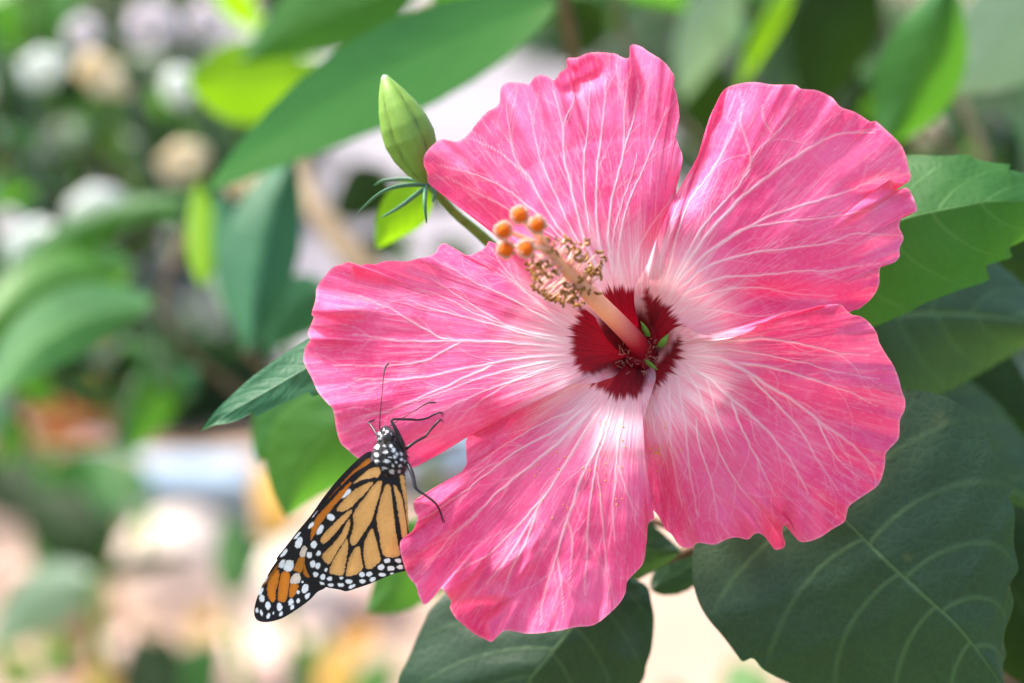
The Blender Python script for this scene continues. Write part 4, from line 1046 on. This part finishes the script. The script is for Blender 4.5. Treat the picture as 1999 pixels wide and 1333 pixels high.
for i, (x, y, dd) in enumerate(stig):
    P = catmull(np.array([(1078, 496, -30), (1062 + (x - 1030) * .25, 478 + (y - 456) * .2, -35), (x + (1050 - x) * .3, y + (470 - y) * .3, dd + 3), (x, y, dd + 1)], float), 20)
    V, F = tube(W(P[:, 0], P[:, 1], P[:, 2]), np.linspace(6.2, 4.4, 20) * D / FPX, 10)
    arm = build("style_arm", V, F, PISTIL, flower, col=np.tile(np.array([.93, .60, .46]), (len(V), 1)))
    c = W(x, y, dd); R_ = 12.5 * D / FPX
    V, F = sphere((0, 0, 0), R_, 24, 16)
    n = V / R_
    V = c + V * np.array([1, .8, 1]) * (1 + .05 * noise2(n[:, 0] * 6 + i, n[:, 2] * 6 + n[:, 1] * 6, 51 + i))[:, None]
    build("stigma", V, F, STIGMA, arm)
    r = np.random.default_rng(900 + i); parts = []
    for k in range(240):
        v = r.normal(size=3); v[1] = abs(v[1]) * .6 - .1; v /= np.linalg.norm(v)
        p0 = c + v * R_ * .85; p1 = c + v * R_ * r.uniform(1.3, 1.6)
        parts.append(tube(np.array([p0, (p0 + p1) / 2 + r.normal(size=3) * R_ * .04, p1]), [R_ * .09, R_ * .08, R_ * .07], 4))
    V, F = join(parts)
    build("stigma_hairs", V, F, FUZZ, arm)["kind"] = "stuff"

def kidney():
    a = np.linspace(-1.9, 1.9, 11)
    P = np.stack([np.cos(a) * .00042 - .0002, np.sin(a) * .00052, 0 * a], 1)
    return tube(P, .00023 * np.sin(np.linspace(.35, 2.8, 11)) ** .5, 7)
kv, kf = kidney()
anther_me = bpy.data.meshes.new("anther")
anther_me.from_pydata([tuple(v) for v in kv], [], kf); anther_me.materials.append(ANTHER)
anther_me.polygons.foreach_set("use_smooth", np.ones(len(anther_me.polygons), bool))
spots = [(535, 275), (570, 310), (600, 275), (645, 265), (680, 290), (665, 330), (740, 325), (720, 365), (760, 395), (800, 435), (795, 470), (820, 495), (860, 505), (850, 610), (730, 520), (650, 555), (700, 580), (740, 595), (795, 605), (765, 580), (710, 640), (720, 690), (680, 665), (640, 655), (600, 640), (570, 655), (545, 610), (505, 610), (530, 630), (465, 580), (455, 555), (450, 490), (415, 430), (420, 460), (445, 380), (490, 420), (505, 425), (435, 415), (470, 425), (555, 345), (595, 355), (630, 665), (660, 610), (690, 600), (650, 620), (755, 670), (565, 620), (520, 605), (480, 600), (700, 300), (775, 400), (805, 450), (825, 475), (640, 285), (730, 345), (575, 640), (695, 655), (735, 535), (655, 570), (450, 575), (745, 410), (610, 650), (665, 640), (515, 615)]
r = np.random.default_rng(77)
for k in range(44):                      # the ones that fill the ring
    q = r.uniform(.05, 1); sd_ = r.choice([-1, 1]); o_ = r.uniform(60, 215)
    spots.append((560 + 210 * q + sd_ * o_ * .72, 345 + 225 * q - sd_ * o_ * .69))
for i, (zx, zy) in enumerate(spots):
    x, y = 900 + zx * .31506, 380 + zy * .31506
    # nearest place on the column, a little further towards its foot
    j = int(np.argmin((colp[:, 0] - x) ** 2 + (colp[:, 1] - y) ** 2)); j = int(np.clip(j - r.integers(0, 5), 26, 56))
    bx, by, bd = colp[j]
    dist = math.hypot(x - bx, y - by)
    sgn = -1 if dist < 40 else r.choice([-1, 1], p=[.6, .4])
    off = sgn * math.sqrt(max(10.0, 72 ** 2 - dist ** 2)) * .117 * .7
    P = catmull(np.array([(bx, by, bd), (bx + (x - bx) * .5, by + (y - by) * .5 - 2, bd + off * .6), (x, y, bd + off)], float), 8)
    Wp = W(P[:, 0], P[:, 1], P[:, 2])
    V, F = tube(Wp, np.linspace(2.0, 1.2, 8) * D / FPX, 6)
    st = build("stamen", V, F, FILAMENT, flower)
    an = bpy.data.objects.new("anther", anther_me)
    scene.collection.objects.link(an); an.parent = st
    an.location = Wp[-1] - np.array(flower["_o"])
    an.rotation_euler = tuple(r.uniform(0, 6.28, 3)); s = r.uniform(1.15, 1.65); an.scale = (s, s, s)

# red heart of the throat, green sepal tips showing between the petal claws
V, F = sphere((0, 0, 0), 1, 28, 18)
n = V.copy()
f = 1 + .12 * np.cos(5 * np.arctan2(n[:, 2], n[:, 0]))
c = W(1252, 692, 20)
core = build("throat_heart", c + n * f[:, None] * np.array([34, 30, 34]) * D / FPX, F,
             simple_material("throat_red", (0.18, 0.002, 0.012, 1), (0.32, 0.006, 0.025, 1), 900, .35, .5, .6), flower)
for (x, y, tx, ty, wpx) in [(1264, 655, 1251, 627, 15), (1288, 676, 1305, 651, 15), (1262, 706, 1284, 722, 14)]:
    P = catmull(np.array([(x, y, 11), ((x + tx) / 2 + 1, (y + ty) / 2, 8.5), (tx, ty, 8)], float), 14)
    rad = np.interp(np.linspace(0, 1, 14), [0, .4, 1], [.45, .5, .05]) * wpx * D / FPX
    V, F = tube(W(P[:, 0], P[:, 1], P[:, 2]), rad, 8, .45)
    build("sepal", V, F, STEM_GREEN, flower)
r = np.random.default_rng(5)
parts = []
for k in range(90):
    a = r.uniform(0, 6.28); q = r.uniform(16, 42)
    p0 = W(1246 + math.cos(a) * q, 692 + math.sin(a) * q, 13); p1 = p0 + (r.normal(size=3) * .0006 - FWD * .001)
    parts.append(tube(np.array([p0, p1]), .00005, 4))
V, F = join(parts); build("throat_hairs", V, F, FUZZ, flower)["kind"] = "stuff"
# pollen grains fallen on the petals
parts = []
for k in range(70):
    x, y = (1281 + r.normal(0, 7), 882 + r.normal(0, 7)) if k < 16 else (r.uniform(1040, 1330), r.uniform(800, 1030))
    key = 'D' if x > 1262 else 'E'
    parts.append(sphere(W(x, y, petal_depth(key, x, y) - .15), r.uniform(.9, 1.9) * D / FPX, 6, 5))
V, F = join(parts); build("pollen", V, F, POLLEN, flower)["kind"] = "stuff"
stalk("pedicel", [(1252, 700, 24), (1258, 730, 40), (1290, 820, 60), (1380, 960, 76), (1450, 1060, 84)], [26, 22, 13, 12], STEM_GREEN, flower)

# ------------------------------------------------------------------ the butterfly
z1 = lambda p: zoom(p, 460, 680, .42025)
z2 = lambda p: zoom(p, 680, 680, .19504)
bf = empty("butterfly", W(758, 900, -6), "orange and black butterfly with white spots clinging to the pink petals with closed wings", "butterfly")

BLACK = np.array([.010, .009, .012]); WHITE = np.array([.86, .87, .90])
OR_H = np.array([.88, .45, .145]); OR_F = np.array([.72, .22, .018]); OR_D = np.array([.55, .19, .02])

def wing(name, outline, centre, depth, cells, dots, veins_bulge, seed, nu=520, nt=130):
    O = resample(catmull(outline, 4 * nu, True), nu + 1)[:-1]
    t = np.linspace(0, 1, nt); t[0] = 0.004
    c = np.array(centre, float)
    X = c + t[None, :, None] * (O[:, None, :] - c)
    px, py = X[..., 0], X[..., 1]
    wx = px + 1.1 * noise2(px / 3.2, py / 3.2, seed); wy = py + 1.1 * noise2(px / 3.2 + 40, py / 3.2, seed + 1)
    col = np.tile(BLACK, px.shape + (1,))
    orange = np.zeros(px.shape)
    for poly, rgb in cells:
        P = catmull(poly, 60, True)[:-1]
        s = poly_sdf(wx, wy, P)
        m = 1 - sstep(-.9, .9, s)
        edge = sstep(-10, 0, s)[..., None]
        c_ = np.array(rgb) * (1 - .14 * edge)
        c_ = c_ * (1 + .10 * noise2(px / 14, py / 30, seed + 2))[..., None]
        col = col * (1 - m[..., None]) + c_ * m[..., None]
        orange = np.maximum(orange, m)
    for (x, y, a, b, rot) in dots:
        ca, sa = math.cos(rot), math.sin(rot)
        ux = (wx - x) * ca + (wy - y) * sa; uy = -(wx - x) * sa + (wy - y) * ca
        s = (np.sqrt((ux / a) ** 2 + (uy / b) ** 2) - 1) * min(a, b)
        m = (1 - sstep(-.8, .8, s))[..., None]
        col = col * (1 - m) + WHITE * m
    # pale scale lines beside the black veins
    d = depth(px, py) - .16 * (1 - orange) + .12 * noise2(px / 20, py / 20, seed + 4)
    V = W(px, py, d)
    return build(name, V, grid_faces(nu, nt, True), WING, bf, col=col)

def dl(x, y, a, b, rot=0.0):
    return (460 + x * .42025, 680 + y * .42025, a * .42025, b * .42025, math.radians(rot))

hind_dots = [dl(513, 675, 28, 11, -42), dl(443, 784, 19, 15, 20), dl(392, 843, 25, 13, -60), dl(363, 912, 14, 17), dl(342, 960, 12, 14), dl(385, 952, 10, 13, 20), dl(357, 1002, 13, 17), dl(382, 1010, 12, 13), dl(420, 1028, 7, 8), dl(372, 1049, 13, 12), dl(405, 1062, 12, 13, 20), dl(437, 1070, 13, 9), dl(491, 1066, 10, 7), dl(400, 1091, 12, 6, 20), dl(441, 1098, 14, 8), dl(376, 1115, 14, 11), dl(489, 1099, 15, 9), dl(526, 1083, 15, 10), dl(540, 1106, 16, 8, -25), dl(586, 1051, 13, 11), dl(589, 1081, 15, 9), dl(620, 1048, 14, 12), dl(635, 1073, 14, 10, -25), dl(677, 1016, 16, 12, -25), dl(680, 1051, 16, 9), dl(705, 986, 15, 11), dl(720, 1021, 17, 12), dl(726, 1046, 10, 5), dl(755, 986, 15, 10), dl(763, 1016, 15, 10), dl(800, 985, 14, 10)]
hind_cells = [([(545, 627), (590, 585), (640, 552), (668, 556), (674, 578), (660, 596), (632, 600), (590, 610)], OR_H), ([(470, 745), (515, 690), (575, 642), (634, 620), (622, 648), (572, 700), (525, 746), (485, 757)], OR_H),
              ([(548, 765), (600, 690), (648, 628), (680, 615), (673, 660), (652, 730), (630, 800), (594, 858), (560, 908), (538, 914), (531, 890), (548, 820)], OR_H),
              ([(694, 640), (718, 640), (733, 760), (745, 860), (752, 900), (764, 962), (705, 970), (682, 952), (667, 870), (655, 800), (668, 720)], OR_H),
              ([(762, 600), (780, 592), (790, 650), (800, 760), (803, 850), (792, 770), (780, 690)], OR_H * .92), ([(733, 634), (766, 676), (785, 760), (798, 866), (776, 884), (760, 800), (748, 720)], OR_H),
              ([(396, 880), (450, 820), (528, 752), (537, 764), (500, 812), (440, 882), (408, 908)], OR_H), ([(401, 960), (440, 920), (490, 860), (522, 797), (532, 808), (517, 868), (472, 940), (437, 1000), (412, 985)], OR_H),
              ([(435, 1040), (450, 992), (490, 922), (516, 884), (522, 930), (510, 1000), (500, 1050), (462, 1051)], OR_H), ([(512, 1052), (526, 982), (550, 932), (574, 920), (582, 960), (590, 1022), (572, 1040), (540, 1056)], OR_H),
              ([(602, 1012), (594, 922), (614, 862), (635, 838), (650, 882), (668, 955), (672, 990), (642, 1014), (620, 1026)], OR_H), ([(775, 960), (810, 880), (822, 940), (800, 965)], OR_H)]
fore_dots = [dl(366, 764, 26, 8, -58), dl(350, 822, 20, 9, -55), dl(285, 869, 22, 8, -48), dl(293, 903, 15, 27, 22), dl(223, 950, 24, 10, -48), dl(138, 1073, 20, 6, -60), dl(117, 1130, 9, 19, 25), dl(123, 1161, 12, 17, -10), dl(150, 1194, 11, 19), dl(203, 1200, 13, 18), dl(100, 1217, 6, 11), dl(119, 1228, 6, 13, -10), dl(152, 1243, 8, 13, 20), dl(256, 1177, 11, 16, 20), dl(210, 1233, 7, 12, 25), dl(262, 1201, 8, 13, 25), dl(290, 1173, 9, 11), dl(289, 1133, 8, 10), dl(322, 1116, 15, 23, 25), dl(333, 1150, 9, 16, 35), dl(176, 1230, 4, 5), dl(310, 1085, 5, 6)]
WP = np.array([.86, .72, .62])
fore_cells = [([(145, 1110), (165, 1060), (195, 1028), (203, 1060), (188, 1120), (182, 1175), (158, 1168)], OR_F), ([(195, 1160), (207, 1060), (225, 1036), (250, 1045), (246, 1110), (234, 1168), (212, 1176)], OR_F), ([(248, 1150), (256, 1095), (292, 1098), (284, 1130), (264, 1156)], OR_F),
              ([(254, 1076), (272, 1048), (298, 1048), (298, 1086), (258, 1092)], WP), ([(268, 1025), (300, 965), (325, 955), (318, 1000), (304, 1040), (282, 1035)], OR_D), ([(298, 952), (314, 918), (334, 930), (326, 962), (306, 972)], WP),
              ([(220, 1022), (236, 988), (268, 990), (262, 1030), (240, 1036)], WHITE), ([(198, 1012), (214, 984), (230, 982), (217, 1018)], WHITE), ([(316, 1000), (331, 1012), (345, 1060), (318, 1052)], OR_D), ([(122, 1108), (160, 1048), (198, 1002), (190, 1030), (152, 1078)], OR_D * .6),
              ([(345, 892), (366, 800), (428, 728), (498, 650), (540, 618), (520, 660), (450, 742), (396, 812), (362, 872)], OR_F)]
fz = lambda cells: [(z1(p), c) for p, c in cells]
wd_h = lambda x, y: -9.0 + 7.5 * sstep(0, 1, np.clip((y - 900) / 330, 0, 1)) + .012 * np.abs(x - 740)
wd_f = lambda x, y: wd_h(x, y) + 1.4
wd_f2 = lambda x, y: wd_h(x, y) + 4.6
wing("hindwing", z1([(668, 552), (640, 550), (585, 580), (540, 625), (500, 684), (440, 756), (390, 826), (350, 898), (325, 955), (323, 1008), (345, 1060), (380, 1090), (425, 1110), (480, 1120), (515, 1128), (560, 1115), (620, 1095), (690, 1065), (740, 1045), (790, 1033), (830, 1010), (822, 940), (806, 862), (802, 780), (792, 650), (780, 588), (740, 592), (705, 600)]), (460 + 610 * .42, 680 + 850 * .42), wd_h, fz(hind_cells), hind_dots, 1, 61)
wing("forewing", z1([(655, 520), (600, 548), (540, 588), (465, 665), (396, 735), (343, 798), (268, 884), (192, 985), (142, 1065), (104, 1145), (87, 1210), (90, 1248), (110, 1267), (150, 1271), (210, 1256), (270, 1222), (340, 1172), (380, 1132), (420, 1108), (450, 1050), (550, 900), (630, 720), (680, 600)]), (460 + 330 * .42, 680 + 960 * .42), wd_f, fz(fore_cells), fore_dots, 1, 67)
wing("forewing", z1([(645, 490), (612, 482), (560, 522), (480, 603), (408, 692), (352, 772), (288, 850), (232, 922), (190, 980), (260, 960), (350, 860), (450, 760), (560, 650), (650, 560)]), (460 + 440 * .42, 680 + 720 * .42), wd_f2,
     fz([([(490, 632), (545, 570), (612, 512), (624, 528), (570, 580), (512, 640)], OR_F), ([(400, 740), (470, 650), (480, 655), (420, 740)], OR_D * .5)]), [], 1, 71)

# body: one continuous mesh, head to abdomen
ax = z1([(697, 362), (698, 378), (700, 400), (703, 425), (708, 455), (712, 500), (715, 550), (722, 600), (735, 660), (750, 730), (765, 800), (772, 850)])
ad = [-6.5, -6.5, -6.5, -6.3, -6, -5.6, -5.0, -3.6, -2, -.6, .6, 1.4]
aw = np.array([10, 30, 44, 46, 64, 84, 82, 62, 34, 30, 22, 6]) * .42025
n = 90
A = catmull(np.column_stack([ax, ad, aw]), n)
nr = 64
th = np.linspace(0, 2 * np.pi, nr, endpoint=False)
Tn = np.gradient(A[:, :2], axis=0); Tn /= np.linalg.norm(Tn, axis=1)[:, None]
Nn = np.stack([-Tn[:, 1], Tn[:, 0]], 1)
bxp = A[:, None, 0] + Nn[:, None, 0] * A[:, None, 3] * np.cos(th) ; byp = A[:, None, 1] + Nn[:, None, 1] * A[:, None, 3] * np.cos(th)
bd = A[:, None, 2] - A[:, None, 3] * .117 * .92 * np.sin(th)
lump = .22 * noise2(bxp / 5, byp / 5 + 20 * np.sin(th)[None, :], 91)
bd = bd - lump * np.sign(np.sin(th))[None, :]
tspots = [(658, 458, 10, 11), (653, 494, 11, 10), (654, 523, 11, 7), (697, 482, 8, 9), (702, 524, 12, 9), (733, 474, 8, 10), (740, 503, 8, 8), (722, 452, 8, 7), (726, 573, 12, 10), (683, 597, 18, 11), (692, 557, 13, 6), (711, 619, 11, 8), (744, 528, 6, 6), (771, 516, 7, 8), (791, 528, 10, 7), (760, 572, 7, 9), (764, 545, 6, 6), (716, 506, 5, 5), (671, 418, 6, 6), (635, 438, 5, 8), (625, 468, 5, 11), (668, 393, 6, 7), (688, 378, 5, 5), (704, 387, 6, 7), (722, 398, 4, 8), (677, 408, 5, 7), (730, 545, 5, 6), (750, 490, 5, 6), (768, 490, 6, 6), (690, 452, 5, 6), (675, 565, 6, 5), (745, 600, 9, 6), (660, 381, 4, 4), (712, 415, 4, 5), (740, 425, 4, 6)]
bc = np.tile(BLACK, bxp.shape + (1,))
jx = bxp + 1.0 * noise2(bxp / 2.2, byp / 2.2, 93); jy = byp + 1.0 * noise2(bxp / 2.2 + 50, byp / 2.2, 94)
for (x, y, a, b) in tspots:
    X0, Y0 = 460 + x * .42025, 680 + y * .42025
    s = (np.sqrt(((jx - X0) / (a * .42)) ** 2 + ((jy - Y0) / (b * .42)) ** 2) - 1) * min(a, b) * .42
    m = (1 - sstep(-.6, .6, s))[..., None]
    bc = bc * (1 - m) + WHITE * m
Vb = W(bxp, byp, bd)
body = build("body", Vb.transpose(1, 0, 2), grid_faces(nr, n, True), BODY, bf, col=bc.transpose(1, 0, 2))
# short black and white fur
r = np.random.default_rng(12); parts = []; fcol = []
flatV = Vb.reshape(-1, 3); flatC = bc.reshape(-1, 3); cen = np.repeat(W(A[:, 0], A[:, 1], A[:, 2])[:, None, :], nr, 1).reshape(-1, 3)
rows = np.repeat(np.arange(n), nr)
pick = r.choice(np.where((rows > 8) & (rows < 60))[0], 900, replace=False)
for i in pick:
    nv = flatV[i] - cen[i]; nv /= np.linalg.norm(nv) + 1e-9
    e1 = flatV[i] + nv * r.uniform(.0003, .0007) + np.array([.0001, 0, -.0003]) + r.normal(size=3) * .0001
    v, f = tube(np.array([flatV[i] - nv * .0001, e1]), [.00006, .00002], 3)
    parts.append((v, f)); fcol += [flatC[i]] * len(v)
V, F = join(parts); build("fur", V, F, BODY, body, col=np.array(fcol))["kind"] = "stuff"

EYE = simple_material("butterfly_eye", (0.012, 0.010, 0.012, 1), (0.03, 0.026, 0.03, 1), 4000, .22, .6, .3)
x, y = z2([(388, 893)])[0]
V, F = sphere(W(x, y, -10.2), np.array([9, 7, 10]) * D / FPX, 20, 14); build("eye", V, F, EYE, bf)
x, y = z2([(440, 850)])[0]
V, F = sphere(W(x - 4, y - 2, -4), np.array([8, 7, 9]) * D / FPX, 20, 14); build("eye", V, F, EYE, bf)
# coiled tongue
a = np.linspace(0, 4.2 * np.pi, 60); rad = np.linspace(9.0, 2.6, 60)
cx_, cy_ = z2([(458, 893)])[0]
V, F = tube(W(cx_ + rad * .75 * np.cos(a + 2.6), cy_ + rad * np.sin(a + 2.6), -7.5 - a * .05), np.linspace(1.6, .9, 60) * D / FPX, 8)
build("proboscis", V, F, ANTM, bf)
# palps
for p in ([(372, 800), (368, 782), (360, 772)], [(392, 800), (388, 785), (396, 776)]):
    q = z2(p); V, F = tube(W(q[:, 0], q[:, 1], -7), np.array([2.6, 2.2, 1.0]) * D / FPX, 8); build("palp", V, F, LEGM, bf)

def limb(name, pts, ds, radii, mat, ns=9, smooth_=True, n=40):
    P = np.column_stack([pts, ds])
    Q = catmull(P, n)
    s0 = np.concatenate([[0], np.cumsum(np.linalg.norm(np.diff(P[:, :2], axis=0), axis=1))]); s0 /= s0[-1]
    rad = np.interp(np.linspace(0, 1, n), s0, radii) * D / FPX
    V, F = tube(W(Q[:, 0], Q[:, 1], Q[:, 2]), rad, ns)
    return build(name, V, F, mat, bf)

bdep = lambda x, y: petal_depth('B', x, y)
p = z2([(312, 808), (318, 680), (335, 480), (350, 300), (368, 195), (405, 148)])
limb("antenna", p, [-7, -8, -8, -7, -6, -5.5], [1.1, .95, .95, 1.1, 1.9, 1.7], ANTM)
p = z2([(385, 795), (500, 720), (600, 660), (700, 600), (785, 548), (830, 540), (882, 541)])
limb("antenna", p, [-7, -7, -7, -6.5, -6, -6, -6], [1.1, .95, .95, 1.1, 1.8, 2.2, 1.5], ANTM)

def leg(pts, ds, radii, claws):
    o = limb("leg", pts, ds, radii, LEGM, n=60)
    e = np.append(pts[-1], ds[-1])
    for c in claws:
        q = catmull(np.array([e, (e + np.append(c, ds[-1])) / 2 + np.array([.8, -1.2, 0]), np.append(c, ds[-1] + .25)]), 8)
        V, F = tube(W(q[:, 0], q[:, 1], q[:, 2]), np.linspace(1.2, .4, 8) * D / FPX, 6)
        build("claw", V, F, LEGM, o)
    # fine spines along the foot
    parts = []; r = np.random.default_rng(int(e[0]))
    Q = catmull(np.column_stack([pts, ds]), 60)
    for k in range(34, 59):
        p0 = W(*Q[k]); p1 = W(Q[k, 0] + r.uniform(1, 3), Q[k, 1] + r.uniform(1.5, 3.5), Q[k, 2])
        parts.append(tube(np.array([p0, p1]), [.00005, .00002], 3))
    V, F = join(parts); build("spines", V, F, LEGM, o)["kind"] = "stuff"
    return o
p = z2([(550, 1010), (540, 960), (512, 890), (470, 800), (433, 730), (440, 712), (480, 706), (560, 709), (640, 711), (700, 715), (790, 697), (850, 665), (915, 638)])
dB = bdep(*p[-1]) - .3
leg(p, [-7, -8, -9, -10, -10, -10, -9.5, -8, -6, -4, -2 + dB * .3, dB - .4, dB], [4.5, 5.6, 5.2, 4.0, 2.8, 2.6, 2.5, 2.6, 2.7, 2.3, 1.9, 1.9, 1.5], z2([(960, 662), (946, 686)]))
p = z2([(570, 1010), (600, 985), (680, 930), (768, 882), (785, 862), (810, 830), (870, 760), (917, 712)])
dB = bdep(*p[-1]) - .3
leg(p, [-5, -6, -5, -3, -2.4, -2, dB - .6, dB], [3.6, 3.4, 2.8, 2.5, 2.1, 2.2, 2.3, 1.9], z2([(957, 743), (930, 735)]))
p = z1([(785, 525), (803, 545), (822, 590), (833, 640), (848, 660), (875, 678), (915, 707), (938, 732), (953, 765), (961, 792)])
dE = petal_depth('E', *p[-1]) - .4
leg(p, [-6, -8, -9.5, -10.5, -10.5, min(-10.5, dE - 1), min(-10.5, dE - 1), min(-9, dE - .6), dE, dE], [3.6, 4.6, 4.2, 3.4, 2.6, 2.5, 2.5, 2.1, 2.0, 1.6], z1([(972, 812), (960, 812)]))
p = z2([(320, 905), (285, 862), (245, 795), (205, 742), (225, 725), (256, 716)])
dB = bdep(*p[-1]) - .3
leg(p, [-4, -3.6, -2, 0, dB - .5, dB], [2.6, 2.6, 2.4, 2.0, 1.1, .8], z2([(262, 712)]))

for o in scene.objects:
    if "_o" in o: del o["_o"]
